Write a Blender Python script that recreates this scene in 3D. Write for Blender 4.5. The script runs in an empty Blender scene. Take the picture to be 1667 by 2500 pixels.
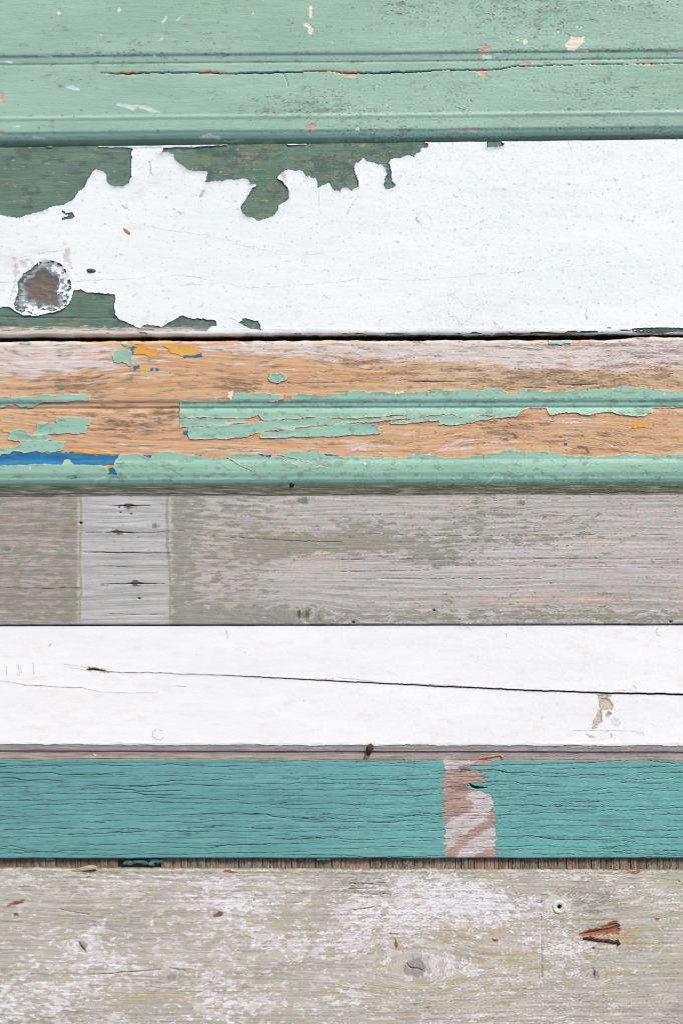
# Reclaimed painted boards lying side by side on dark ground, seen from straight above.
# Units in the builders: 1 unit = 0.5 mm (board plane: X to the right, Y down the picture, Z up).
import bpy, math, random
import numpy as np

# ------------------------------------------------------------------ camera, sky, sun, exposure
scene = bpy.context.scene
U = 0.0005
cam_d = bpy.data.cameras.new('camera'); cam = bpy.data.objects.new('camera', cam_d)
scene.collection.objects.link(cam); scene.camera = cam
cam_d.sensor_fit = 'VERTICAL'; cam_d.sensor_height = 36.0; cam_d.lens = 36.0 * 2.4 / 1.25
cam_d.clip_start = 0.05; cam_d.clip_end = 100.0
cam.location = (0, 0, 2.4); cam.rotation_euler = (0, 0, 0)

SUN_DIR = np.array((0.42, 0.85, 0.85)); SUN_DIR /= np.linalg.norm(SUN_DIR)
elev = math.asin(SUN_DIR[2]); azim = math.atan2(SUN_DIR[0], SUN_DIR[1])
world = bpy.data.worlds.new('World'); scene.world = world; world.use_nodes = True
wn = world.node_tree.nodes; wl = world.node_tree.links
sky = wn.new('ShaderNodeTexSky'); sky.sky_type = 'NISHITA'; sky.sun_disc = False
sky.sun_elevation = elev; sky.sun_rotation = azim; sky.dust_density = 4.0; sky.air_density = 0.7
sky.ozone_density = 0.6
wn['Background'].inputs['Strength'].default_value = 0.10
wl.new(sky.outputs[0], wn['Background'].inputs['Color'])
sl = bpy.data.lights.new('sun', 'SUN'); sun = bpy.data.objects.new('sun', sl)
scene.collection.objects.link(sun)
sl.energy = 1.5; sl.angle = math.radians(12); sl.color = (1.0, 0.965, 0.90)
from mathutils import Vector
sun.rotation_euler = Vector(SUN_DIR).to_track_quat('Z', 'Y').to_euler()
sun.location = (0.8, 1.6, 2.0)
vs = scene.view_settings
vs.view_transform = 'Standard'; vs.look = 'None'; vs.gamma = 1.0; vs.use_curve_mapping = False
vs.exposure = 0.60
scene.cycles.filter_width = 1.1
scene.cycles.use_denoising = True

# ------------------------------------------------------------------ noise and fields (numpy)
def _h(a, b, seed):
    n = (a * 374761393 + b * 668265263 + seed * 974711 + 1013) & 0xffffffff
    n = ((n ^ (n >> 13)) * 1274126177) & 0xffffffff
    return ((n ^ (n >> 16)) & 0xffffff).astype(np.float64) / 0xffffff
def vn(x, y, seed):
    fx = np.floor(x); fy = np.floor(y); ix = fx.astype(np.int64); iy = fy.astype(np.int64)
    u = x - fx; v = y - fy; u = u * u * (3 - 2 * u); v = v * v * (3 - 2 * v)
    a = _h(ix, iy, seed); b = _h(ix + 1, iy, seed); c = _h(ix, iy + 1, seed); d = _h(ix + 1, iy + 1, seed)
    return ((a * (1 - u) + b * u) * (1 - v) + (c * (1 - u) + d * u) * v) * 2 - 1
def fbm(x, y, wx, wy, octv=3, seed=0):
    x = np.asarray(x, float); y = np.asarray(y, float)
    r = 0; a = 1.0; t = 0
    for k in range(octv):
        f = 2.03 ** k
        r = r + a * vn(x * f / wx + 17.3 * k, y * f / wy + 9.1 * k, seed + k * 31); t += a; a *= 0.55
    return r / t * 1.5
def G(X, Y, cx, cy, sx, sy): return np.exp(-((X - cx) / sx) ** 2 - ((Y - cy) / sy) ** 2)
def ss(a, b, x):
    t = np.clip((x - a) / (b - a), 0, 1); return t * t * (3 - 2 * t)
def seg(X, Y, pts, w=0.0):
    """distance to a polyline, minus half width; positive inside; w a number or one per point"""
    X = np.asarray(X, float); best = np.full(X.shape, -1e3)
    ws = w if hasattr(w, '__len__') else [w] * len(pts)
    for k in range(len(pts) - 1):
        (ax, ay), (bx, by) = pts[k], pts[k + 1]
        m = (X > min(ax, bx) - 30) & (X < max(ax, bx) + 30) & (Y > min(ay, by) - 30) & (Y < max(ay, by) + 30)
        if not m.any(): continue
        px = X[m] - ax; py = Y[m] - ay; dx = bx - ax; dy = by - ay
        t = np.clip((px * dx + py * dy) / (dx * dx + dy * dy + 1e-9), 0, 1)
        d = np.hypot(px - t * dx, py - t * dy)
        best[m] = np.maximum(best[m], ws[k] * (1 - t) + ws[k + 1] * t - d)
    return best
def poly(X, Y, pts, margin=40.0):
    """signed distance to a polygon, positive inside, never below -margin"""
    P = np.array(pts, float); out = np.full(np.shape(X), -margin)
    m = (X > P[:, 0].min() - margin) & (X < P[:, 0].max() + margin) & (Y > P[:, 1].min() - margin) & (Y < P[:, 1].max() + margin)
    if not m.any(): return out
    x = np.asarray(X)[m]; y = np.asarray(Y)[m]; d2 = np.full(x.shape, 1e9); ins = np.zeros(x.shape, bool)
    for k in range(len(P)):
        ax, ay = P[k - 1]; bx, by = P[k]; dx = bx - ax; dy = by - ay
        t = np.clip(((x - ax) * dx + (y - ay) * dy) / (dx * dx + dy * dy + 1e-9), 0, 1)
        d2 = np.minimum(d2, (x - ax - t * dx) ** 2 + (y - ay - t * dy) ** 2)
        c = (ay > y) != (by > y)
        if dy != 0: ins ^= c & (x < (y - ay) * dx / dy + ax)
    d = np.sqrt(d2); out[m] = np.maximum(np.where(ins, d, -d), -margin)
    return out
def Q(ox, oy, f=0.5319):
    return lambda pts: [(ox + x * f, oy + y * f) for x, y in pts]
def union(*fs):
    r = fs[0]
    for f in fs[1:]: r = np.maximum(r, f)
    return r
def warp(X, Y, ax, ay, wx, wy, seed):
    return X + ax * fbm(X, Y, wx, wy, 3, seed), Y + ay * fbm(X, Y, wx, wy, 3, seed + 77)
def specks(X, Y, cell, prob, rmin, rmax, seed, sx=1.0):
    """scattered small blobs, one candidate per lattice cell; positive inside"""
    best = np.full(np.shape(X), -9.0)
    gx = np.floor(X / cell).astype(np.int64); gy = np.floor(Y / cell).astype(np.int64)
    for di in (-1, 0, 1):
        for dj in (-1, 0, 1):
            a = gx + di; b = gy + dj
            on = _h(a, b, seed) < prob
            cx = (a + _h(a, b, seed + 1)) * cell; cy = (b + _h(a, b, seed + 2)) * cell
            r = rmin + (rmax - rmin) * _h(a, b, seed + 3) ** 3
            d = r - np.hypot((X - cx) / sx, Y - cy)
            best = np.where(on, np.maximum(best, d), best)
    return best

# ------------------------------------------------------------------ materials
KA = 1.12
def lin(c): return tuple((((v / 255 + 0.055) / 1.055) ** 2.4 if v > 10 else v / 255 / 12.92) / KA for v in c)
class Mat:
    def __init__(s, name, a, b, wx=60, wy=8, rough=0.65, spec=0.3, con=1.0, flow=False):
        s.m = bpy.data.materials.new(name); s.m.use_nodes = True
        s.n = s.m.node_tree.nodes; s.l = s.m.node_tree.links
        s.p = s.n['Principled BSDF']; s.p.inputs['Roughness'].default_value = rough
        s.p.inputs['Specular IOR Level'].default_value = spec
        s.tc = s.n.new('ShaderNodeTexCoord').outputs['Object']; s.k = 0
        if flow:      # grain coordinate that bends round the knots
            sp_ = s.n.new('ShaderNodeSeparateXYZ'); s.l.new(s.tc, sp_.inputs[0])
            cb = s.n.new('ShaderNodeCombineXYZ'); s.l.new(sp_.outputs[0], cb.inputs[0])
            s.l.new(s.math('MULTIPLY', s.attr('gy'), U), cb.inputs[1]); s.tc = cb.outputs[0]
        s.col = s.mix(s.ramp(s.noise(wx, wy, 4), 0.5 - 0.2 / con, 0.5 + 0.2 / con), lin(a), lin(b))
    def math(s, op, a, b=0.0):
        nd = s.n.new('ShaderNodeMath'); nd.operation = op
        for i, v in enumerate((a, b)):
            if isinstance(v, (int, float)): nd.inputs[i].default_value = v
            else: s.l.new(v, nd.inputs[i])
        return nd.outputs[0]
    def noise(s, wx, wy, detail=3, rough=0.6):
        s.k += 1
        v = s.n.new('ShaderNodeVectorMath'); v.operation = 'MULTIPLY_ADD'; s.l.new(s.tc, v.inputs[0])
        v.inputs[1].default_value = (1 / (wx * U), 1 / (wy * U), 1 / (60 * U))
        v.inputs[2].default_value = (13.7 * s.k, 5.1 * s.k, 3.3 * s.k)
        t = s.n.new('ShaderNodeTexNoise'); s.l.new(v.outputs[0], t.inputs['Vector'])
        t.inputs['Scale'].default_value = 1.0; t.inputs['Detail'].default_value = detail; t.inputs['Roughness'].default_value = rough
        return t.outputs['Fac']
    def ramp(s, v, lo, hi, a=0.0, b=1.0):
        nd = s.n.new('ShaderNodeMapRange'); nd.interpolation_type = 'SMOOTHSTEP'; s.l.new(v, nd.inputs['Value'])
        nd.inputs['From Min'].default_value = lo; nd.inputs['From Max'].default_value = hi
        nd.inputs['To Min'].default_value = a; nd.inputs['To Max'].default_value = b
        return nd.outputs[0]
    def mix(s, f, a, b, mode='MIX'):
        nd = s.n.new('ShaderNodeMix'); nd.data_type = 'RGBA'; nd.blend_type = mode
        if isinstance(f, (int, float)): nd.inputs[0].default_value = f
        else: s.l.new(f, nd.inputs[0])
        for i, v in ((6, a), (7, b)):
            if isinstance(v, tuple): nd.inputs[i].default_value = (*v, 1)
            else: s.l.new(v, nd.inputs[i])
        return nd.outputs[2]
    def attr(s, name):
        a = s.n.new('ShaderNodeAttribute'); a.attribute_name = name; return a.outputs['Fac']
    def layer(s, attr, ca, cb=None, amp=0.0, n=(20, 6), soft=0.1, op=1.0, bias=0.0, detail=4, rough=0.65, tone=(30, 6)):
        if not attr: bias *= 1.7; soft *= 1.5
        v = s.math('ADD', s.attr(attr), bias) if attr else bias
        if amp:
            v = s.math('ADD', s.math('MULTIPLY', s.math('SUBTRACT', s.noise(*n, detail, rough), 0.5), 6.0 * amp), v)
        f = s.ramp(v, -soft, soft, 0.0, op)
        c = lin(ca) if cb is None else s.mix(s.ramp(s.noise(*tone, 3), 0.35, 0.65), lin(ca), lin(cb))
        s.col = s.mix(f, s.col, c)
        return s
    def fine(s, wx, wy, amount):
        v = s.ramp(s.noise(wx, wy, 3, 0.7), 0.3, 0.7, 1 - amount, 1 + amount)
        cc = s.n.new('ShaderNodeCombineColor')
        for i in range(3): s.l.new(v, cc.inputs[i])
        s.col = s.mix(1.0, s.col, cc.outputs[0], 'MULTIPLY'); return s
    def bump(s, wx, wy, dist, detail=4):
        b = s.n.new('ShaderNodeBump'); b.inputs['Strength'].default_value = 1.0; b.inputs['Distance'].default_value = dist * U
        s.l.new(s.noise(wx, wy, detail, 0.6), b.inputs['Height'])
        if getattr(s, 'bn', None) is not None: s.l.new(s.bn, b.inputs['Normal'])
        s.bn = b.outputs[0]; return s
    def done(s):
        s.l.new(s.col, s.p.inputs['Base Color'])
        if getattr(s, 'bn', None) is not None: s.l.new(s.bn, s.p.inputs['Normal'])
        return s.m

# ------------------------------------------------------------------ mesh and object helpers
col = scene.collection
ORIG = {}
def thing(name, label, cat, cx, cy, cz, group=None, kind=None):
    o = bpy.data.objects.new(name, None); col.objects.link(o)
    loc = np.array(((cx - 833.5) * U, (1250 - cy) * U, cz * U)); o.location = loc
    o.empty_display_size = 0.02; o['label'] = label; o['category'] = cat
    if group: o['group'] = group
    if kind: o['kind'] = kind
    ORIG[o.name] = loc
    return o
def mesh_obj(name, V, quads, others, mat, parent=None, attrs=None, smooth=None, kind=None, label=None):
    """V (n,3) in builder units; quads (m,4); others a list of index tuples"""
    W = np.stack(((V[:, 0] - 833.5) * U, (1250 - V[:, 1]) * U, V[:, 2] * U), 1)
    off = ORIG[parent.name] if parent is not None else np.zeros(3)
    W = W - off
    me = bpy.data.meshes.new(name)
    nq = len(quads); li = [np.asarray(quads, np.int64).reshape(-1)] if nq else []
    tot = np.concatenate((np.full(nq, 4), np.array([len(p) for p in others], int))).astype(np.int32)
    if others: li.append(np.concatenate([np.asarray(p) for p in others]))
    L = np.concatenate(li).astype(np.int32)
    me.vertices.add(len(W)); me.vertices.foreach_set('co', W.astype(np.float32).reshape(-1))
    me.loops.add(len(L)); me.loops.foreach_set('vertex_index', L)
    me.polygons.add(len(tot)); st = np.concatenate(((0,), np.cumsum(tot)[:-1])).astype(np.int32)
    me.polygons.foreach_set('loop_start', st); me.polygons.foreach_set('loop_total', tot)
    sm = np.ones(len(tot), bool) if smooth is None else smooth
    me.polygons.foreach_set('use_smooth', sm)
    me.update(calc_edges=True)
    for k, v in (attrs or {}).items():
        me.attributes.new(k, 'FLOAT', 'POINT').data.foreach_set('value', np.asarray(v, np.float32).reshape(-1))
    me.materials.append(mat)
    o = bpy.data.objects.new(name, me); col.objects.link(o)
    if parent is not None:
        o.parent = parent; ORIG[o.name] = off
    if kind: o['kind'] = kind
    if label: o['label'] = label
    return o
def xcols(dx, x0=-480, x1=2150, coarse=14):
    return np.concatenate((np.arange(x0, -30, coarse), np.arange(-30, 1700, dx), np.arange(1700, x1, coarse)))
def board_grid(dx, dy, top, bot):
    xs = xcols(dx); t0 = top(xs); b0 = bot(xs); ny = int(np.mean(b0 - t0) / dy) + 2
    t = np.linspace(0, 1, ny)[:, None]
    return np.repeat(xs[None, :], ny, 0), t0[None, :] * (1 - t) + b0[None, :] * t
def solid_grid(name, X, Y, Z, zbot, mat, parent, attrs):
    ny, nx = X.shape; idx = np.arange(ny * nx).reshape(ny, nx)
    V = np.stack((X, Y, Z), -1).reshape(-1, 3)
    q = np.stack((idx[:-1, :-1], idx[1:, :-1], idx[1:, 1:], idx[:-1, 1:]), -1).reshape(-1, 4)
    n = len(V); ring = np.concatenate((idx[0, :], idx[1:, -1], idx[-1, -2::-1], idx[-2:0:-1, 0]))
    m = len(ring); up = V[ring]; lo = up.copy(); lo[:, 2] = zbot
    a = n + np.arange(m); b = n + m + np.arange(m); a1 = np.roll(a, -1); b1 = np.roll(b, -1)
    sk = np.stack((a, a1, b1, b), 1)
    top = n + m + np.arange(nx); botm = n + m + (nx + ny - 1 - 1) + np.arange(nx)[::-1]
    bq = np.stack((top[:-1], top[1:], botm[1:], botm[:-1]), 1)
    V = np.concatenate((V, up, lo)); Qd = np.concatenate((q, sk, bq))
    smooth = np.concatenate((np.ones(len(q), bool), np.zeros(len(sk) + len(bq), bool)))
    at = {k: np.concatenate((v.reshape(-1), v.reshape(-1)[ring], v.reshape(-1)[ring])) for k, v in attrs.items()}
    return mesh_obj(name, V, Qd, [], mat, parent, at, smooth)
def sheet(name, X, Y, Z, F, th, mat, parent, attrs=None, kind=None, label=None):
    """the part of a height sheet where F > 0, with a wall of height th down along its cut edge"""
    attrs = attrs or {}
    ny, nx = X.shape; idx = np.arange(ny * nx).reshape(ny, nx); ins = F > 0
    C = np.stack((idx[:-1, :-1], idx[1:, :-1], idx[1:, 1:], idx[:-1, 1:]), -1).reshape(-1, 4)
    I = ins.reshape(-1)[C]; cnt = I.sum(1); full = C[cnt == 4]; mixed = C[(cnt > 0) & (cnt < 4)]
    f = F.reshape(-1); names = list(attrs)
    D = np.stack([X.reshape(-1), Y.reshape(-1), Z.reshape(-1)] + [attrs[k].reshape(-1) for k in names], 1)
    extra = []; key = {}; polys = []; edges = []; n = len(D)
    insf = ins.reshape(-1)
    for c in mixed.tolist():
        p = []; leave = enter = None
        for k in range(4):
            a, b = c[k], c[(k + 1) & 3]; ia, ib = insf[a], insf[b]
            if ia: p.append(a)
            if ia != ib:
                kk = (a, b) if a < b else (b, a)
                e = key.get(kk)
                if e is None:
                    u, v = kk; t = f[u] / (f[u] - f[v]); t = min(max(t, 0.02), 0.98)
                    e = n + len(extra); key[kk] = e; extra.append((u, v, t))
                if ia: leave = e
                else:
                    enter = e
                p.append(e)
        # a boundary edge runs from each leaving crossing to the next entering one
        m = len(p)
        for k in range(m):
            if p[k] >= n and p[(k + 1) % m] >= n: edges.append((p[k], p[(k + 1) % m]))
        polys.append(p)
    if extra:
        ex = np.array(extra); u = ex[:, 0].astype(int); v = ex[:, 1].astype(int); t = ex[:, 2:3]
        D = np.concatenate((D, D[u] * (1 - t) + D[v] * t))
    used = np.unique(np.concatenate([full.reshape(-1)] + [np.array(p) for p in polys])) if polys else np.unique(full)
    if len(used) == 0: return None
    rm = np.full(len(D), -1); rm[used] = np.arange(len(used))
    V = D[used]; q = rm[full]; others = [tuple(rm[p]) for p in polys]
    nt = len(q) + len(others); wall = np.zeros((0, 4), int)
    if edges:
        E = rm[np.array(edges)]; a = V[E[:, 0]]; b = V[E[:, 1]]; al = a.copy(); bl = b.copy()
        thv = th
        al[:, 2] -= thv; bl[:, 2] -= thv
        s = len(V); k = len(E); V = np.concatenate((V, a, al, bl, b))
        r = s + np.arange(k); wall = np.stack((r, r + k, r + 2 * k, r + 3 * k), 1)
    Qd = np.concatenate((q.reshape(-1, 4), wall.reshape(-1, 4))).astype(int)
    # order: quads (top), wall quads, then the cut cells
    sm = np.concatenate((np.ones(len(q), bool), np.zeros(len(wall), bool), np.ones(len(others), bool)))
    at = {kx: V[:, 3 + i] for i, kx in enumerate(names)}
    return mesh_obj(name, V[:, :3], Qd, others, mat, parent, at, sm, kind, label)
def lathe(name, prof, seg_n, mat, parent, cx, cy, z0, jit=0.0, squash=(1, 1), rot=0.0, seed=1):
    """surface of revolution about Z; prof (radius, height) from outside in"""
    V = []; rnd = random.Random(seed); js = [1 + jit * rnd.uniform(-1, 1) for _ in range(seg_n)]
    for r, h in prof:
        for k in range(seg_n):
            a = 2 * math.pi * k / seg_n; x = r * js[k] * math.cos(a) * squash[0]; y = r * js[k] * math.sin(a) * squash[1]
            V.append((cx + x * math.cos(rot) - y * math.sin(rot), cy + x * math.sin(rot) + y * math.cos(rot), z0 + h))
    q = []
    for i in range(len(prof) - 1):
        for k in range(seg_n):
            k1 = (k + 1) % seg_n
            q.append((i * seg_n + k, (i + 1) * seg_n + k, (i + 1) * seg_n + k1, i * seg_n + k1)[::-1])
    last = tuple((len(prof) - 1) * seg_n + k for k in range(seg_n))[::-1]
    return mesh_obj(name, np.array(V, float), np.array(q), [last], mat, parent)
def tube(name, pts, radii, sides, mat, parent, flat=1.0):
    """closed tube along points (x, y, z); flat squashes it in Z"""
    P = np.array(pts, float); V = []; n = len(P)
    for i in range(n):
        t = P[min(i + 1, n - 1)] - P[max(i - 1, 0)]; t /= np.linalg.norm(t) + 1e-9
        u = np.array((-t[1], t[0], 0.0)); u /= np.linalg.norm(u) + 1e-9; w = np.cross(t, u)
        for k in range(sides):
            a = 2 * math.pi * k / sides
            V.append(P[i] + radii[i] * (math.cos(a) * u + flat * math.sin(a) * w))
    q = [(i * sides + k, i * sides + (k + 1) % sides, (i + 1) * sides + (k + 1) % sides, (i + 1) * sides + k) for i in range(n - 1) for k in range(sides)]
    V = np.array(V); caps = [tuple(range(sides))[::-1], tuple((n - 1) * sides + k for k in range(sides))]
    return mesh_obj(name, V, np.array(q), caps, mat, parent)

ZB = -62.0      # underside of the boards = the ground
def line(y0, y1): return lambda x: y0 + (y1 - y0) * np.asarray(x, float) / 1667.0
def edge(y0, y1, amp, seed, wl=60):
    return lambda x: y0 + (y1 - y0) * np.asarray(x, float) / 1667.0 + amp * fbm(x, np.zeros_like(np.asarray(x, float)), wl, 1, 4, seed)

# ------------------------------------------------------------------ the ground
gm = Mat('ground_dark_soil', (52, 46, 40), (34, 30, 28), 90, 70, 0.95, 0.1).fine(12, 12, 0.3).bump(20, 20, 6).done()
gv = np.array([(-5000, -5000, ZB - 0.2), (-5000, 7500, ZB - 0.2), (6600, 7500, ZB - 0.2), (6600, -5000, ZB - 0.2)], float)
g = mesh_obj('ground', gv, np.array([(0, 1, 2, 3)]), [], gm)
g['kind'] = 'structure'; g['label'] = 'dark ground showing through the gaps between the boards'; g['category'] = 'ground'

GREEN_A, GREEN_B = (160, 196, 178), (147, 183, 164)
A1 = Q(0, 0); A2 = Q(833, 0); B1 = Q(0, 320); B2 = Q(833, 320); C1 = Q(0, 800); C2 = Q(833, 800)
D1 = Q(0, 1180); D2 = Q(833, 1180); E1 = Q(0, 1510); E2 = Q(833, 1510); T1 = Q(0, 1800); T2 = Q(833, 1800)
H1q = Q(0, 2060); H2q = Q(833, 2060)

# ================================================================== board 1: green moulded panel
b1 = thing('moulded_board', 'wide pale green moulded board with a long split, topmost above the white peeling board', 'board', 833, 100, ZB)
PV = [-400, 134, 138, 142, 156, 159, 162, 165, 283, 286, 289, 293, 297, 322, 325, 328, 334, 342, 350, 357, 364]
PZ = [7.0, 7.0, 6.2, 2.6, 1.2, -1.2, -0.2, 0, 0, 0.6, 1.8, 1.4, 0.0, 0.0, -1.2, -3.2, -5.6, -10.5, -19, -34, -48]
crack1 = A1([(465, 335), (530, 337), (600, 338), (680, 333), (800, 333), (900, 332), (1000, 336), (1050, 338), (1150, 335), (1300, 332), (1365, 330), (1450, 326), (1530, 325), (1566, 334)]) + \
    A2([(30, 337), (100, 336), (250, 332), (400, 328), (440, 322), (520, 321), (600, 322), (720, 318), (800, 304), (900, 304), (960, 300), (1100, 297), (1300, 294), (1500, 292), (1568, 290)])
cw1 = [0.3, 1.6, 2.2, 1.3, 1.2, 1.5, 1.8, 1.0, 2.0, 2.0, 1.2, .5, .5, 1.2, 1.5, 1.8, 2.0, 1.6, .8, .9, 1.2, 1.0, .9, .5, .7, .3, .2, .2, .2, .2]
cw1 = [0.72 * w_ for w_ in cw1[:len(crack1)]] + [.2] * (len(crack1) - len(cw1))
chips1 = [A1(p) for p in ([(520, 331), (560, 327), (640, 328), (675, 332), (640, 341), (600, 345), (550, 341)],
    [(865, 325), (1000, 322), (1040, 326), (1046, 338), (1000, 341), (915, 341), (905, 333)],
    [(1368, 327), (1500, 320), (1530, 324), (1566, 333), (1566, 340), (1540, 334), (1480, 329), (1400, 331)],
    [(1408, 575), (1440, 565), (1452, 580), (1440, 597), (1405, 597), (1398, 590)], [(0, 422), (14, 420), (22, 478), (10, 470), (0, 450)], [(0, 598), (16, 598), (16, 615), (0, 618)])] + \
    [A2(p) for p in ([(0, 328), (60, 325), (104, 331), (80, 340), (60, 356), (30, 350), (0, 342)],
    [(632, 214), (655, 207), (680, 222), (690, 244), (655, 252), (605, 250), (635, 240)],
    [(605, 318), (640, 318), (670, 320), (668, 345), (685, 360), (650, 360), (640, 340), (618, 330)],
    [(492, 595), (560, 590), (680, 590), (620, 598), (560, 601)], [(812, 298), (825, 285), (850, 281), (870, 292), (872, 300), (840, 303)],
    [(1540, 222), (1568, 222), (1568, 234), (1545, 233)], [(1330, 292), (1430, 286), (1440, 298), (1400, 300)], [(1140, 290), (1165, 288), (1165, 299)], [(1195, 288), (1215, 290), (1205, 300)])]
cream1 = [A2(p) for p in ([(1052, 172), (1116, 170), (1112, 195), (1078, 222), (1068, 236), (1030, 234), (1036, 222), (1024, 205), (1040, 192)],
    [(830, 182), (850, 178), (852, 195), (838, 202)], [(790, 190), (818, 178), (815, 188)], [(1073, 120), (1088, 122), (1078, 132)], [(985, 145), (1002, 144), (995, 154)],
    [(1100, 232), (1132, 230), (1130, 236), (1098, 237)], [(65, 588), (82, 586), (84, 600), (66, 602)])] + \
    [A1(p) for p in ([(1395, 108), (1418, 110), (1438, 130), (1432, 160), (1418, 162), (1416, 135), (1398, 120)], [(1422, 28), (1436, 28), (1437, 85), (1423, 84)],
    [(538, 45), (552, 34), (562, 46), (545, 60)], [(264, 58), (280, 52), (290, 64), (270, 72)], [(1408, 0), (1424, 0), (1420, 5)], [(706, 250), (720, 248), (720, 264), (708, 262)])]
scuff1 = [(A1([(545, 480), (570, 484), (610, 496), (630, 484), (665, 494), (700, 506), (735, 518)]), [4, 3, 6, 2, 4, 5, 2]), (A1([(305, 398), (335, 402), (365, 412)]), [1, 5, 2]),
    (A1([(765, 80), (755, 98), (745, 116)]), [2, 4, 1]), (A1([(840, 72), (825, 88), (812, 104)]), [1, 2, 1]), (A1([(912, 625), (960, 620), (1005, 630)]), [1, 4, 4]),
    (A1([(1030, 642), (1070, 645), (1112, 638)]), [2, 4, 2]), (A1([(1190, 654), (1240, 648), (1262, 650)]), [1, 4, 2]), (A1([(6, 280), (55, 287)]), [1, 3]), (A1([(180, 258), (240, 260)]), [1, 2]),
    (A1([(155, 628), (215, 633)]), [3, 1]), (A1([(725, 190), (750, 180)]), [1, 2]), (A2([(190, 484), (215, 482)]), [1, 2]), (A2([(965, 295), (985, 298)]), [1, 2]),
    (A2([(700, 250), (780, 243)]), [.8, .8]), (A2([(650, 262), (680, 262)]), [4, 4]), (A1([(58, 583), (90, 580)]), [1, 2])]
def chipf1(X, Y):
    x, y = warp(X, Y, 1.6, 1.2, 14, 6, 11)
    return union(*[poly(x, y, p, 12) for p in chips1])
def creamf1(X, Y):
    x, y = warp(X, Y, 2.2, 2.2, 9, 7, 12)
    f = union(*[poly(x, y, p, 12) for p in cream1])
    near = G(X, Y, 1290, 40, 110, 45) * 0.5
    return np.maximum(f, specks(x, y, 22, 0.05, 0.6, 2.2, 5) + np.where(near > 0.12, 1.0, 0) * (specks(x, y, 17, 0.25, 0.8, 2.6, 6) > 0) * 1.5)
def Hb1(X, Y):
    v = Y + 15 * X / 1667 + 1.0 * fbm(X, Y * 0, 500, 1, 2, 3)
    z = np.interp(v, PV, PZ) + 0.5 * fbm(X, Y, 220, 60, 3, 4) + 0.12 * fbm(X, Y, 30, 5, 3, 8)
    x, y = warp(X, Y, 0, 1.4, 12, 40, 13)
    z -= 9 * ss(-0.9, 0.6, seg(x, y, crack1, cw1))
    z -= 0.7 * ss(-0.6, 0.6, np.maximum(chipf1(X, Y), creamf1(X, Y)))
    z -= 1.6 * ss(-.5, .5, seg(X, Y, A1([(1302, 338), (1312, 360), (1322, 385), (1318, 402)]), 1.0))
    return z
X, Y = board_grid(2.5, 2.0, lambda x: np.full_like(np.asarray(x, float), -150.0), edge(357, 337, 0.8, 21, 40))
ch = chipf1(X, Y); cr = creamf1(X, Y)
xw, yw = warp(X, Y, 2.0, 1.5, 9, 5, 14)
sc = union(*[seg(xw, yw, p, w) for p, w in scuff1])
vv = Y + 15 * X / 1667
dirt = 0.30 * fbm(X, Y, 260, 130, 3, 15) - 0.30 + 0.35 * G(X, Y, 750, 250, 120, 40) + 0.3 * G(X, Y, 1420, 205, 140, 35) + 0.25 * G(X, Y, 530, 110, 60, 40) + 0.22 * G(X, Y, 960, 30, 90, 40) \
    + 0.22 * np.exp(-((vv - 136) / 8) ** 2) + 0.25 * np.exp(-((vv - 158) / 4) ** 2) + 0.15 * np.exp(-((vv - 279) / 7) ** 2) + 0.15 * np.exp(-((vv - 325) / 4) ** 2) \
    + 0.3 * G(X, Y, 1118, 240, 25, 30) + 0.2 * G(X, Y, 150, 210, 30, 40) - 0.16
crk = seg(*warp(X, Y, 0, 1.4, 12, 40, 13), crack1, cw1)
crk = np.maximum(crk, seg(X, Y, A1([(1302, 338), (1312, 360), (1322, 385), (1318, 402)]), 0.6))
m_green1 = Mat('pale_green_gloss_paint', GREEN_A, GREEN_B, 500, 160, 0.42, 0.35)
m_green1.layer('dirt', (112, 116, 102), (92, 88, 78), 0.8, (34, 16), 0.4, 0.5, -0.10, 6, 0.75) \
    .layer('dirt', (104, 104, 92), (88, 84, 74), 0.75, (17, 8), 0.10, 0.62, -0.34, 3, 0.6) \
    .layer('dirt', (92, 90, 80), None, 0.8, (7, 5), 0.10, 0.55, -0.50, 2, 0.5) \
    .layer('dirt', (126, 140, 122), (110, 112, 96), 0.7, (8, 4.5), 0.12, 0.6, -0.36, 6, 0.75) \
    .layer('scuff', (226, 236, 240), (196, 216, 214), 1.2, (12, 4), 1.4, 0.85) \
    .layer('chip', (214, 192, 176), (186, 150, 128), 1.0, (16, 3), 0.5, 1, 0, tone=(26, 4)) \
    .layer('cream', (238, 230, 212), (226, 218, 200), 0.5, (5, 4), 0.4, 1) \
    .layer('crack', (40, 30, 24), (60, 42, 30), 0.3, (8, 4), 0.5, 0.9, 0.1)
m1 = m_green1.fine(5, 4, 0.035).bump(60, 10, 0.9).bump(8, 5, 0.25).done()
solid_grid('moulded_plank', X, Y, Hb1(X, Y), ZB, m1, b1, dict(dirt=dirt, chip=ch, cream=cr, scuff=sc, crack=crk))

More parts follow.
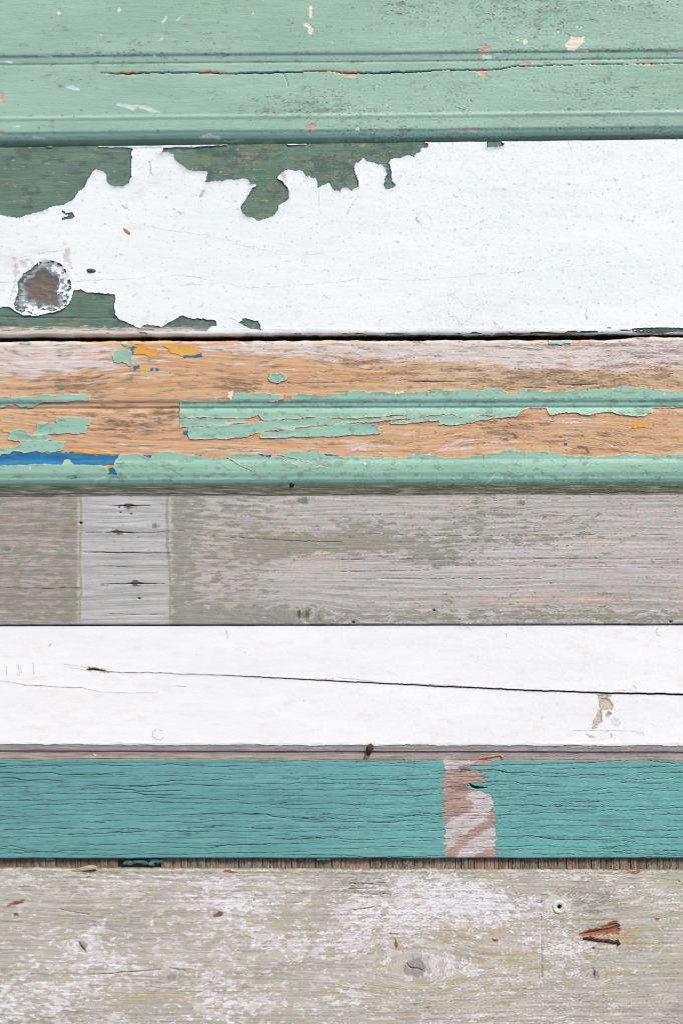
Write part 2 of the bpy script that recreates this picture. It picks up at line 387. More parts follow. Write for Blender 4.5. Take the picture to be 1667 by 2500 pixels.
# ================================================================== board 2: white over old dark green
b2 = thing('painted_board', 'wide white board with paint peeling to dark green and a brown knot', 'board', 833, 580, ZB)
greenA = B1([(-60, 60), (-60, 378), (0, 382), (30, 388), (60, 397), (95, 394), (150, 375), (195, 366), (240, 347), (290, 338), (318, 325), (345, 300), (360, 275), (385, 258), (400, 235), (410, 205), (425, 180), (440, 176), (470, 180), (485, 195), (490, 225), (505, 247), (530, 255), (560, 251), (585, 238), (605, 208), (602, 185), (598, 160), (603, 130), (602, 95), (612, 84), (612, 20), (-60, 20)])
greenB = B1([(742, 97), (798, 99), (803, 130), (835, 155), (870, 178), (885, 182), (950, 184), (948, 215), (943, 233), (960, 234), (1030, 225), (1100, 220), (1128, 212), (1140, 225), (1148, 238), (1185, 244), (1156, 262), (1135, 300), (1122, 325), (1104, 346), (1106, 370), (1128, 388), (1160, 400), (1190, 407), (1225, 400), (1255, 385), (1272, 360), (1278, 340), (1305, 325), (1325, 308), (1325, 290), (1318, 260), (1300, 235), (1280, 220), (1270, 212), (1290, 185), (1310, 176), (1380, 177), (1415, 212), (1420, 200), (1430, 213), (1450, 213), (1455, 235), (1460, 260), (1480, 245), (1510, 235), (1520, 258), (1540, 272), (1567, 277)]) + \
    B2([(0, 262), (30, 255), (50, 274), (60, 258), (82, 250), (72, 215), (65, 180), (62, 145), (85, 138), (100, 118), (120, 138), (150, 145), (170, 152), (190, 152), (200, 170), (208, 195), (200, 225), (192, 245), (205, 262), (240, 262), (252, 250), (232, 230), (230, 205), (230, 170), (222, 145), (230, 128), (270, 118), (310, 108), (330, 114), (345, 97), (362, 92), (362, 75), (395, 73), (402, 62), (385, 50), (350, 40), (335, 10), (0, 10)]) + B1([(1400, 20), (760, 20)])
greenC = B2([(672, 42), (725, 38), (747, 58), (735, 70), (672, 73)])
greenD = B1([(-60, 806), (0, 805), (40, 803), (70, 825), (100, 842), (150, 850), (200, 840), (260, 830), (320, 790), (335, 728), (375, 725), (400, 738), (450, 742), (530, 748), (530, 770), (523, 800), (532, 840), (540, 860), (590, 880), (645, 904), (660, 885), (720, 890), (740, 899), (770, 880), (810, 858), (840, 848), (880, 858), (940, 862), (992, 868), (992, 895), (965, 893), (950, 910), (945, 925), (800, 930), (600, 938), (490, 945), (200, 960), (-60, 965)])
greenE = B1([(1097, 878), (1115, 860), (1140, 860), (1180, 872), (1195, 890), (1197, 912), (1150, 905), (1120, 892)])
greenF = B1([(288, 360), (300, 374), (330, 372), (342, 388), (325, 402), (285, 408), (286, 398), (318, 388), (288, 376), (284, 370)])
knot_hole = Q(0, 580, 0.1913)([(420, 262), (470, 300), (560, 270), (700, 270), (790, 310), (840, 400), (880, 470), (920, 560), (930, 640), (890, 700), (860, 870), (780, 920), (690, 945), (520, 930), (490, 990), (400, 1000), (330, 940), (260, 965), (180, 910), (160, 840), (210, 700), (215, 560), (290, 440), (400, 370), (465, 310)])
knot_core = Q(0, 580, 0.1913)([(430, 430), (560, 395), (640, 420), (730, 520), (735, 640), (690, 690), (740, 760), (730, 840), (600, 850), (500, 845), (420, 790), (340, 780), (310, 640), (320, 560), (400, 520)])
def hole2(X, Y):
    x, y = warp(X, Y, 2.4, 2.0, 15, 12, 31); x, y = warp(x, y, 0.9, 0.9, 5, 4, 32)
    return union(*[poly(x, y, p, 30) for p in (greenA, greenB, greenC, greenD, greenE, greenF)])
def ring2(X, Y):
    x, y = warp(X, Y, 2.5, 2.5, 13, 11, 33); return poly(x, y, knot_hole, 60)
t2 = edge(358.5, 338.5, 0.6, 41); bo2 = edge(821, 815, 1.6, 42, 50)
def Zb2(X, Y):
    z = -9 + 0.5 * fbm(X, Y, 400, 90, 2, 43)
    e = bo2(X) - Y
    z = z - 6 * np.clip(1 - e / 9, 0, 1) ** 2
    return z
def Hb2(X, Y):
    z = Zb2(X, Y) + 0.22 * fbm(X, Y, 120, 4, 3, 44)
    kr = np.hypot((X - 103) / 1.0, Y - 700)
    z = z - 3.0 * ss(70, 20, kr) + 1.0 * fbm(X, Y, 14, 10, 3, 45) * ss(80, 50, kr)
    z = z - 2.4 * ss(-1, .6, seg(X, Y, B1([(0, 850), (150, 853), (400, 858), (530, 856)]), .7))
    return z
X, Y = board_grid(3.2, 2.2, t2, bo2)
hs = hole2(X, Y); rg = ring2(X, Y)
xk, yk = warp(X, Y, 6, 5, 22, 18, 46)
core = poly(xk, yk, knot_core, 40)
olive = 0.32 * fbm(X, Y, 60, 14, 3, 47) - 0.20 + 0.3 * G(X, Y, 640, 400, 200, 40) + 0.9 * np.maximum(0, union(poly(*warp(X, Y, 3, 4, 12, 20, 48), B1([(1462, 105), (1530, 100), (1560, 180), (1555, 240), (1530, 220), (1520, 160), (1470, 140)]), 12), poly(X, Y, B2([(15, 120), (40, 125), (75, 240), (60, 250), (30, 170)]), 12))) * 0.1
wear = 1.15 * ss(782, 812, Y) * ss(700, 420, X) - 0.62 + 0.7 * ss(806, 816, Y) + 0.5 * G(X, Y, 0, 357, 200, 6) + 0.4 * G(X, Y, 620, 352, 300, 6)
m2g = Mat('old_dark_green_paint', (106, 134, 118), (92, 120, 104), 120, 30, 0.6, 0.3) \
    .layer('olive', (128, 134, 104), (112, 122, 96), 0.6, (46, 22), 0.10, 0.5, -0.14, 3, 0.55) \
    .layer('olive', (148, 150, 124), (170, 168, 150), 0.6, (14, 7), 0.06, 0.6, -0.42, 3, 0.55) \
    .layer('olive', (70, 92, 96), (62, 82, 80), 0.8, (34, 24), 0.2, 0.5, -0.2, 3, 0.6) \
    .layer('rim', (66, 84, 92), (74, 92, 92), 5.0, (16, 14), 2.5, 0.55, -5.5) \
    .layer('olive', (60, 80, 76), (84, 104, 100), 0.7, (60, 7), 0.2, 0.3, -0.2, 4, 0.65) \
    .layer('wear', (172, 150, 128), (188, 176, 162), 0.62, (70, 5), 0.16, 0.85, -0.08, 4, 0.65) \
    .layer('wear', (226, 222, 214), (206, 200, 190), 0.6, (24, 5), 0.10, 0.8, -0.28, 4, 0.65) \
    .layer('ring', (196, 206, 212), (150, 166, 170), 9, (9, 7), 2.0, 0.75, -9, 3, 0.6) \
    .layer('core', (124, 119, 116), (98, 93, 91), 10, (26, 18), 5, 0.95, 2, tone=(16, 12)) \
    .layer('core', (108, 104, 80), (112, 90, 74), 16, (18, 12), 4, 0.5, -9, tone=(20, 14)) \
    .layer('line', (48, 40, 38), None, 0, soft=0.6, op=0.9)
m2 = m2g.fine(30, 2.5, 0.10).fine(4, 3, 0.05).bump(40, 3, 0.7).bump(6, 5, 0.3).done()
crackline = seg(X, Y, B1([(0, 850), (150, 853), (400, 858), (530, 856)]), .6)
solid_grid('plank', X, Y, Hb2(X, Y), ZB, m2, b2, dict(olive=olive, rim=-np.where(hs > -12, hs, -12) * 1.0 if False else np.clip(8 - hs, -12, 12), wear=wear, ring=np.clip(rg, -40, 40), core=core, line=crackline))  # rim: bluish shade of the white paint's edge, painted into the green
# the white paint: a sheet of its own, cut along the flaked outline
def white2(X, Y):
    F = -hole2(X, Y); rgx = ring2(X, Y)
    # mottled remains of white inside the knot patch
    kr = poly(X, Y, knot_core, 60)
    mott = 4.4 * fbm(X, Y, 8, 6, 3, 51) - 2.4 + 3.4 * G(X, Y, 153, 690, 24, 56) + 1.6 * G(X, Y, 120, 640, 40, 14) + 2.6 * G(X, Y, 70, 755, 40, 14) - 3.0 * G(X, Y, 45, 700, 12, 60) - 2.5 * G(X, Y, 60, 660, 25, 12)
    mott = np.where(kr > -3, -1.5, mott)
    return np.where(rgx > 0, np.minimum(np.maximum(mott, 1.8 - rgx), 4), F)
X, Y = board_grid(2.1, 2.0, lambda x: t2(x) + 0.3, lambda x: bo2(x) - 0.6)
# thick ridge of curled white along the top edge
x_, y_ = warp(X, Y, 2, 1.6, 18, 8, 52)
ridge = seg(x_, y_, B1([(455, 69), (560, 67), (640, 68), (760, 66), (900, 62), (1040, 60)]), [1.5, 3.2, 4.5, 4.5, 4.5, 2.0])
ridge = np.maximum(ridge, seg(x_, y_, B1([(180, 68), (240, 69)]), 1.5)); ridge = np.maximum(ridge, seg(x_, y_, B1([(1325, 58), (1400, 58)]), 1.6))
Fw = np.maximum(white2(X, Y), ridge)
botw = bo2(X) - Y     # white stays as a thin worn lip along the lower edge
lip = 1.6 * fbm(X, Y, 50, 7, 4, 53) + ss(200, 480, X) * 3.6 - 1.5 - ss(14, 4, botw) * 0.0
wornR = 2.6 * G(X, Y, 1600, 806, 90, 9) + 1.6 * G(X, Y, 1330, 811, 130, 5) + 1.1 * G(X, Y, 900, 814, 300, 3)
Fw = np.where(botw < 18, np.minimum(Fw if True else lip, np.maximum(1.5 * fbm(X, Y, 40, 5, 4, 54) + 1.5 - wornR * 1.3, -3)), Fw)
Fw = np.where((botw < 12) & (X < 520), np.maximum(np.minimum(lip, 2), -2), Fw)
dd = np.clip(Fw, 0, 14)
curl = (1.0 + 2.2 * np.clip(fbm(X, Y, 50, 40, 2, 55), -0.3, 1)) * np.exp(-dd / 4.0)
lipk = 1.2 * np.exp(-((ring2(X, Y) + 3) / 5) ** 2)
inr = ss(3, 9, ring2(X, Y))
Zw = Zb2(X, Y) + 2.2 - 1.5 * inr + curl * (1 - 0.9 * inr) + lipk + 1.6 * ss(0, 3, ridge) + 0.28 * fbm(X, Y, 90, 30, 3, 56)
kx = np.hypot(X - 103, Y - 700); Zw = Zw - 2.2 * ss(70, 25, kx)
hair2 = [(B1([(0, 690), (80, 688), (150, 688)]), .55), (B1([(330, 690), (400, 685), (480, 678), (545, 675), (555, 679), (640, 672), (740, 665), (830, 662), (900, 668), (950, 680)]), .5),
    (B1([(600, 420), (660, 428), (800, 455), (950, 476), (1080, 512), (1200, 542), (1300, 568), (1380, 564), (1480, 562)]), .25), (B1([(830, 705), (950, 700), (1040, 693), (1100, 712), (1160, 720), (1300, 708), (1420, 700), (1568, 690)]), .28),
    (B2([(0, 690), (60, 676), (150, 679), (320, 686), (480, 672), (640, 655), (800, 648), (960, 630), (1130, 612), (1240, 596)]), .28), (B1([(605, 205), (640, 222), (700, 238), (760, 240), (785, 255)]), .4),
    (B1([(1462, 262), (1464, 320), (1470, 385)]), .4), (B1([(1015, 852), (1060, 858), (1095, 880), (1130, 895), (1195, 912), (1310, 912)]), .4), (B1([(660, 575), (760, 578), (900, 588)]), .2),
    (B2([(342, 410), (352, 372), (380, 370), (415, 405), (415, 440), (382, 452), (355, 415)]), .35), (B2([(490, 740), (500, 800), (520, 760), (560, 800), (600, 820), (590, 860), (550, 890)]), .25), (B2([(495, 855), (525, 850), (540, 880), (580, 895)]), .5),
    (B2([(1040, 40), (1060, 100), (1035, 130), (1045, 170)]), .3), (B2([(1130, 810), (1120, 850), (1135, 870)]), .4), (B2([(215, 912), (290, 880)]), .4), (B1([(75, 580), (130, 575), (215, 553), (290, 548)]), .5), (B1([(70, 600), (75, 660), (60, 720), (40, 790)]), .5)]
hl = union(*[seg(*warp(X, Y, 2.6, 2.6, 20, 14, 57), p, w) for p, w in hair2])
marks2 = [(B1([(565, 340), (585, 352), (595, 358)]), [4, 4, 2]), (B1([(918, 300), (930, 275), (938, 268)]), [4, 3, 1]), (B1([(790, 355), (830, 375)]), [1.2, 2]), (B2([(638, 418), (650, 408), (662, 405)]), [3, 3.5, 1]),
    (B2([(1028, 238), (1048, 245)]), [1.5, 2]), (B2([(345, 405), (355, 418)]), [4, 4]), (B1([(690, 140), (695, 200)]), [4, 2]), (B1([(1478, 742), (1510, 772)]), [2, 2.5]), (B1([(1298, 190), (1305, 225)]), [6, 6]), (B2([(1095, 130), (1098, 138)]), [2, 1]),
    (B1([(540, 545), (530, 575)]), [1.5, 1.5]), (B2([(25, 370), (65, 310)]), [2.2, 1.2]), (B2([(1325, 430), (1345, 395)]), [1.2, 2]), (B2([(700, 878), (718, 895)]), [2, 2]), (B1([(660, 620), (670, 645)]), [1.5, 1]), (B2([(1130, 845), (1130, 862)]), [2, 1])]
mk = union(*[seg(*warp(X, Y, 2, 2, 9, 9, 58), p, w) for p, w in marks2])
dens = ss(-0.25, 0.6, fbm(X, Y, 130, 70, 3, 65))
sp = np.maximum(specks(*warp(X, Y, 1, 1.4, 5, 5, 66), 24, 0.34, 0.3, 2.0, 59) - 1.0 * (1 - dens), specks(*warp(X, Y, 2, 2, 7, 7, 67), 70, 0.25, 0.8, 3.6, 60))
sp = np.maximum(sp, specks(*warp(X, Y, 1, 2, 5, 5, 68), 34, 0.4, 0.4, 1.7, 69, 0.6) - 0.7 + 0.7 * dens)
stain = 0.5 * G(X, Y, 60, 620, 90, 40) + 0.35 * G(X, Y, 380, 400, 120, 50) + 0.4 * G(X, Y, 1150, 770, 150, 40) + 0.4 * G(X, Y, 340, 780, 50, 15) + 0.5 * ss(22, 6, botw) - 0.45 + 0.2 * fbm(X, Y, 200, 120, 2, 61) + 0.5 * np.exp(-np.clip(Fw, 0, 20) / 5) * 0.5
tiny = B1([(0, 0)])
pinky = 1.0 * G(X, Y, 60, 640, 16, 10) + 0.8 * G(X, Y, 38, 670, 8, 40) + 0.9 * G(X, Y, 165, 625, 10, 30) + 0.7 * G(X, Y, 245, 666, 12, 2.5) + 0.9 * G(X, Y, 175, 652, 3, 3) - 0.55
orangef = seg(X, Y, B1([(568, 448), (582, 460), (592, 470)]), [3, 4.6, 3.2])
m2w = Mat('white_gloss_paint_weathered', (242, 249, 248), (236, 244, 244), 300, 120, 0.38, 0.35) \
    .layer('stain', (222, 224, 220), (210, 210, 204), 0.5, (40, 26), 0.35, 0.5, -0.06, 5, 0.7) \
    .layer('pink', (206, 192, 182), (190, 170, 158), 0.6, (14, 10), 0.25, 0.7) \
    .layer('mark', (170, 170, 168), (206, 208, 206), 3.0, (7, 6), 1.2, 0.85, -0.6) \
    .layer('speck', (150, 152, 150), (184, 184, 178), 0.5, (6, 6), 0.5, 0.75, -0.3) \
    .layer('orange', (206, 128, 70), (188, 106, 60), 1.0, (8, 5), 0.5, 1) \
    .layer('hair', (112, 116, 118), None, 0.5, (40, 20), 0.9, 0.46, 0.3)
m2wm = m2w.fine(6, 5, 0.012).bump(90, 24, 0.45).bump(7, 6, 0.3).done()
sheet('white_paint', X, Y, Zw, Fw, 4.5, m2wm, b2, dict(stain=stain, pink=pinky, mark=mk, speck=sp, hair=hl, orange=orangef))

# ================================================================== board 3: moulding, bare orange wood with flaking green
b3 = thing('moulded_board', 'narrow moulded board of bare orange wood with flaking green, yellow and blue paint', 'board', 833, 1010, ZB)
t3 = edge(834, 830, 1.6, 71, 30); bo3 = edge(1197, 1188, 0.4, 72)
_t3 = t3
t3 = lambda x: _t3(x) - 7 * ss(1480, 1560, np.asarray(x, float))
QV = [820, 838, 976, 981, 986, 993, 998, 1003, 1010, 1124, 1130, 1134, 1140, 1156, 1162, 1166, 1172, 1180, 1188, 1197, 1204]
QZ = [0, 1.5, 1.5, -0.2, -3.6, -4.2, -7.6, -5.4, -4, -4, -2.6, -1.8, -1.6, -2.2, -4, -5.2, -5.8, -10, -17, -30, -40]
def Zb3(X, Y):
    v = Y + 4 * X / 1667
    return np.interp(v, QV, QZ) - 4.0 * np.clip(1 - (Y - t3(X)) / 8, 0, 1) ** 2 + 0.4 * fbm(X, Y, 300, 80, 2, 73)
wood_cracks3 = [(C2([(260, 245), (380, 247), (560, 250)]), [.3, 1.3, .3]), (C2([(1000, 264), (1100, 262), (1220, 258)]), [.3, 1.2, .3]), (C2([(810, 274), (935, 276)]), [.3, .9]), (C1([(1300, 256), (1420, 254), (1568, 252)]), [.3, .6, .5]), (C2([(0, 248), (100, 246)]), [.5, .2])]
def Hb3(X, Y):
    g = fbm(X, Y + 14 * fbm(X, Y, 380, 120, 2, 74), 240, 5, 4, 75)
    return Zb3(X, Y) + 0.5 * g - 2.5 * ss(-.6, .6, union(*[seg(X, Y, p, w) for p, w in wood_cracks3]))
def fl(p, nm='g'): return (nm, p)
F3 = [('green', C1([(-80, 318), (0, 318), (45, 315), (70, 322), (100, 318), (150, 316), (200, 312), (230, 305), (240, 310), (300, 305), (370, 303), (400, 305), (415, 320), (412, 332), (300, 338), (200, 342), (175, 350), (155, 365), (100, 365), (70, 352), (30, 360), (0, 367), (-80, 368)])),
    ('green', C1([(260, 415), (415, 412), (415, 445), (398, 448), (395, 482), (300, 484), (235, 490), (172, 491), (145, 494), (172, 470), (172, 440), (260, 436)])),
    ('green', C1([(40, 515), (45, 475), (80, 468), (120, 470), (145, 494), (235, 492), (240, 518), (120, 517)])),
    ('green', C1([(92, 520), (240, 519), (303, 522), (290, 560), (240, 572), (220, 565), (195, 578), (170, 570), (110, 578), (85, 565), (40, 578), (0, 582), (-80, 582), (-80, 562), (0, 558), (40, 550), (75, 548), (90, 535)])),
    ('green', C1([(522, 125), (530, 110), (570, 100), (610, 110), (608, 135), (612, 165), (600, 178), (570, 155), (545, 160), (525, 155)])),
    ('green', C1([(560, 68), (585, 68), (590, 80), (575, 86)])), ('green', C1([(85, 64), (155, 62), (140, 74), (100, 76)])),
    ('green', C1([(1237, 212), (1290, 208), (1318, 228), (1300, 248), (1268, 255), (1242, 250), (1232, 230)])),
    ('green', C2([(950, 58), (1060, 58), (1050, 70), (1000, 80), (948, 76)])),
    # main run along the bead
    ('green', C1([(828, 340), (1050, 335), (1070, 330), (1070, 305), (1100, 298), (1240, 300), (1300, 308), (1305, 325), (1240, 342), (1335, 335), (1335, 312), (1370, 305), (1440, 308), (1500, 312), (1530, 302), (1566, 300)]) + C2([(60, 286), (120, 295), (180, 292), (240, 303), (330, 297), (420, 290), (510, 288), (570, 283), (610, 292), (680, 280), (740, 287), (755, 303), (810, 305), (820, 285), (900, 290), (1000, 293), (1080, 288), (1150, 282), (1220, 280), (1290, 270), (1350, 278), (1420, 278), (1500, 292), (1568, 298), (1680, 296), (1680, 366), (1568, 366), (1460, 366), (1430, 372), (1420, 390), (1390, 403), (1350, 408), (1310, 402), (1280, 402), (1250, 390), (1210, 385), (1160, 398), (1120, 398), (1060, 388), (1010, 393), (960, 398), (946, 390), (944, 366), (860, 368), (825, 380), (805, 405), (720, 412), (660, 402), (540, 410), (510, 398), (400, 404), (300, 420), (296, 396), (200, 406), (60, 415), (0, 419)]) + C1([(1566, 413), (1440, 408), (1380, 416), (1210, 426), (1185, 400), (1130, 418), (1050, 416), (950, 412), (828, 413)])),
    ('green', C1([(828, 417), (950, 415), (1050, 420), (1128, 421), (1122, 437), (1000, 446), (900, 453), (826, 455)])),
    ('green', C1([(862, 459), (900, 456), (1000, 450), (1130, 441), (1240, 428), (1380, 421), (1440, 413), (1566, 418)]) + C2([(60, 420), (200, 411), (294, 402), (298, 420), (230, 424), (160, 432), (60, 435), (0, 440)]) + C1([(1545, 442), (1440, 453), (1370, 462), (1260, 472), (1195, 480), (1130, 500), (1020, 512), (865, 514)])),
    ('green', C1([(1200, 484), (1370, 466), (1440, 457), (1550, 446)]) + C2([(0, 445), (90, 440), (160, 439), (170, 465), (178, 485), (100, 490), (0, 496)]) + C1([(1380, 500), (1250, 505), (1190, 510)])),
    ('green', C2([(228, 428), (300, 424), (400, 408), (510, 402), (540, 413), (660, 406), (720, 415), (640, 425), (560, 442), (450, 445), (449, 424), (340, 435), (300, 437), (230, 442)])),
    # lower run over the roll
    ('green', C1([(-100, 634), (0, 632), (150, 630), (280, 628), (310, 603), (340, 628), (470, 632), (492, 640), (500, 672), (540, 676), (522, 640), (525, 625), (535, 600), (555, 583), (620, 578), (660, 588), (690, 600), (705, 580), (740, 572), (790, 570), (850, 578), (900, 585), (950, 590), (980, 603), (1010, 595), (1050, 602), (1045, 590), (1080, 578), (1150, 580), (1200, 590), (1240, 595), (1275, 585), (1285, 572), (1340, 568), (1430, 570), (1460, 562), (1470, 575), (1500, 588), (1566, 592)]) + C2([(100, 588), (130, 595), (260, 598), (320, 588), (345, 578), (400, 582), (470, 592), (560, 595), (650, 582), (690, 578), (760, 560), (830, 567), (940, 568), (1000, 580), (1060, 588), (1180, 590), (1260, 586), (1310, 580), (1380, 586), (1568, 583), (2100, 583), (2700, 600), (2700, 738), (1568, 738), (0, 744)]) + C1([(1000, 747), (0, 752), (-900, 760), (-900, 640)])),
    ('blue', C1([(-100, 590), (0, 582), (60, 570), (120, 576), (150, 568), (240, 574), (330, 572), (420, 580), (480, 582), (555, 584), (532, 604), (522, 626), (470, 634), (340, 632), (200, 634), (0, 636), (-100, 638)])),
    ('blue', C1([(500, 642), (535, 645), (538, 676), (500, 680), (495, 665)])), ('blue', C1([(655, 584), (700, 586), (690, 602), (668, 600)])), ('blue', C1([(890, 580), (930, 584), (925, 594), (900, 592)])),
    ('blue', C1([(1185, 580), (1250, 586), (1240, 598), (1200, 594)])), ('blue', C1([(1465, 578), (1566, 588), (1560, 598), (1500, 594)])), ('blue', C1([(840, 128), (890, 130), (928, 116), (930, 130), (890, 138), (850, 136)])),
    ('blue', C1([(598, 100), (612, 84), (628, 90), (614, 104), (620, 120), (605, 118)])), ('blue', C1([(612, 178), (640, 172), (645, 184), (620, 194)])), ('blue', C1([(692, 186), (704, 186), (702, 197), (693, 195)])), ('blue', C1([(716, 186), (728, 186), (727, 198), (718, 196)])),
    ('blue', C1([(842, 476), (864, 470), (860, 486), (845, 486)])), ('blue', C2([(1024, 528), (1036, 526), (1036, 538), (1025, 537)])), ('blue', C1([(20, 676), (48, 688), (45, 698), (25, 692)])),
    ('ochre', C1([(585, 80), (660, 78), (690, 95), (735, 105), (722, 130), (695, 137), (665, 122), (612, 124), (618, 104), (600, 92)])),
    ('ochre', C1([(745, 76), (800, 85), (880, 82), (905, 95), (930, 122), (890, 132), (840, 130), (790, 118), (770, 95)])),
    ('ochre', C1([(618, 176), (650, 178), (690, 190), (690, 198), (620, 198)])), ('ochre', C1([(324, 566), (345, 560), (430, 562), (480, 576), (545, 578), (550, 584), (470, 582), (400, 578)])),
    ('ochre', C1([(475, 632), (522, 630), (512, 650), (492, 676), (484, 660)])), ('ochre', C1([(495, 608), (520, 606), (515, 618), (496, 618)])), ('ochre', C2([(1332, 448), (1345, 437), (1392, 436), (1395, 456), (1350, 462), (1335, 460)])),
    ('ochre', C1([(0, 546), (60, 544), (80, 550), (40, 553), (0, 555)])), ('ochre', C1([(180, 566), (215, 566), (215, 572), (185, 574)])), ('ochre', C1([(1172, 486), (1210, 484), (1195, 496), (1175, 494)])), ('ochre', C1([(0, 636), (22, 640), (12, 656), (0, 650)])), ('ochre', C1([(10, 470), (50, 466), (45, 476), (15, 478)])),
    ('cream', C1([(1048, 300), (1066, 290), (1070, 332), (1052, 328)])), ('cream', C2([(240, 300), (285, 290), (290, 298), (260, 308)])), ('cream', C2([(530, 285), (565, 283), (560, 291), (535, 292)])), ('cream', C2([(5, 488), (35, 486), (35, 496), (10, 497)])),
    ('cream', C2([(1415, 385), (1424, 374), (1432, 374), (1424, 392)]))]
X, Y = board_grid(3.0, 1.7, t3, bo3)
wash = -0.46 - 0.16 * ss(890, 930, Y) - 0.12 * G(X, Y, 560, 910, 170, 50) + 0.3 * ss(905, 850, Y) * ss(250, 500, X) * ss(-.4, .6, fbm(X, Y, 260, 60, 2, 78) + ss(700, 1000, X)) + 1.0 * G(X, Y, 100, 885, 190, 40) + 0.7 * G(X, Y, 60, 840, 120, 14) + 0.8 * G(X, Y, 650, 848, 170, 14) + 1.05 * G(X, Y, 1050, 855, 260, 26) + 1.0 * G(X, Y, 1400, 875, 260, 26) + 0.8 * G(X, Y, 1620, 850, 100, 20) + 0.35 * G(X, Y, 1000, 1090, 500, 22) + 0.5 * G(X, Y, 1400, 1040, 60, 20) + 0.4 * G(X, Y, 350, 978, 250, 7) + 0.35 * G(X, Y, 330, 1090, 120, 20)
grime = -0.42 + 0.8 * ( 0.8 * G(X, Y, 190, 938, 90, 24) + 0.75 * G(X, Y, 580, 938, 75, 26) + 0.65 * G(X, Y, 1330, 925, 240, 32) + 0.7 * G(X, Y, 310, 1040, 130, 26) + 0.9 * G(X, Y, 410, 1010, 60, 14) + 0.6 * G(X, Y, 1230, 1045, 90, 30) + 0.5 * G(X, Y, 890, 890, 90, 30) + 0.4 * G(X, Y, 1600, 880, 100, 60) + 0.4 * G(X, Y, 1450, 1068, 90, 12) + 0.3 * G(X, Y, 100, 1010, 150, 10) + 0.35 * G(X, Y, 1350, 845, 200, 20) - 0.1)
tan = -0.3 + 0.7 * ss(880, 1050, X) * ss(995, 960, Y) + 0.25 * fbm(X, Y, 300, 60, 2, 76)
sp3 = np.maximum(specks(X, Y, 30, 0.12, 0.8, 3.2, 77), seg(X, Y, C2([(780, 480), (800, 503)]), [2, 5])); sp3 = np.maximum(sp3, seg(X, Y, C2([(1085, 548), (1120, 552), (1132, 570)]), [3, 4, 4]))
wc = union(*[seg(X, Y, p, w) for p, w in wood_cracks3])
m3 = Mat('bare_orange_wood', (213, 179, 142), (204, 158, 118), 260, 12, 0.75, 0.2, flow=True) \
    .layer('tan', (206, 182, 152), (192, 164, 132), 0.35, (140, 14), 0.25, 0.85, 0, 4) \
    .layer(None, (226, 190, 150), (232, 204, 172), 0.75, (300, 4.2), 0.18, 0.32, -0.12, 3) \
    .layer(None, (168, 112, 72), (150, 100, 66), 0.75, (260, 4.0), 0.16, 0.28, -0.2, 3) \
    .layer('wash', (224, 219, 217), (210, 201, 196), 0.6, (90, 7), 0.16, 0.84, 0.08, 4, 0.65) \
    .layer('grime', (128, 108, 92), (104, 88, 76), 0.85, (70, 12), 0.34, 0.6, 0.04, 5, 0.7) \
    .layer('grime', (96, 82, 72), (84, 74, 66), 0.7, (20, 4), 0.08, 0.55, -0.2, 3, 0.6) \
    .layer('speck', (86, 70, 60), (110, 90, 76), 0.8, (6, 5), 0.6, 0.7, -0.3) \
    .layer('crack', (92, 48, 26), (70, 38, 24), 0.2, (6, 6), 0.6, 0.95, 0.1).fine(30, 2.4, 0.07).bump(120, 3, 0.6).done()
solid_grid('moulded_plank', X, Y, Hb3(X, Y), ZB, m3, b3, dict(wash=wash, grime=grime, tan=tan, speck=sp3, crack=wc, gy=Y + 22 * fbm(X, Y, 420, 130, 2, 74) + 3 * fbm(X, Y, 90, 40, 2, 79)))
m_fl = {}
gf = Mat('flaking_green_paint', (158, 201, 181), (147, 190, 169), 260, 70, 0.45, 0.35) \
    .layer('dirt', (104, 132, 112), (92, 108, 92), 0.7, (26, 12), 0.2, 0.42, -0.42, 4, 0.65) \
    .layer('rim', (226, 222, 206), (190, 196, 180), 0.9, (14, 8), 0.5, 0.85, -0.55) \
    .layer('scr', (222, 226, 220), (196, 204, 198), 0.4, (10, 8), 0.5, 0.8, 0.0) \
    .layer('hair', (54, 62, 54), (80, 90, 78), 0.2, (10, 8), 0.5, 0.85, 0.0)
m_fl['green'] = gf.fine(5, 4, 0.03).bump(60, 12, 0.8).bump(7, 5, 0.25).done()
m_fl['blue'] = Mat('old_blue_paint', (40, 128, 176), (26, 108, 152), 60, 14, 0.5, 0.3).layer(None, (66, 110, 126), (120, 120, 110), 0.6, (40, 5), 0.12, 0.5, -0.22).fine(6, 4, 0.06).bump(30, 6, 0.5).done()
m_fl['ochre'] = Mat('old_yellow_paint', (230, 178, 84), (220, 162, 66), 40, 20, 0.55, 0.3).layer(None, (206, 150, 92), None, 0.5, (20, 8), 0.12, 0.5, -0.15).fine(6, 5, 0.06).bump(20, 8, 0.5).done()
m_fl['cream'] = Mat('cream_primer', (238, 226, 200), (230, 214, 184), 20, 10, 0.6, 0.3).fine(6, 5, 0.05).done()
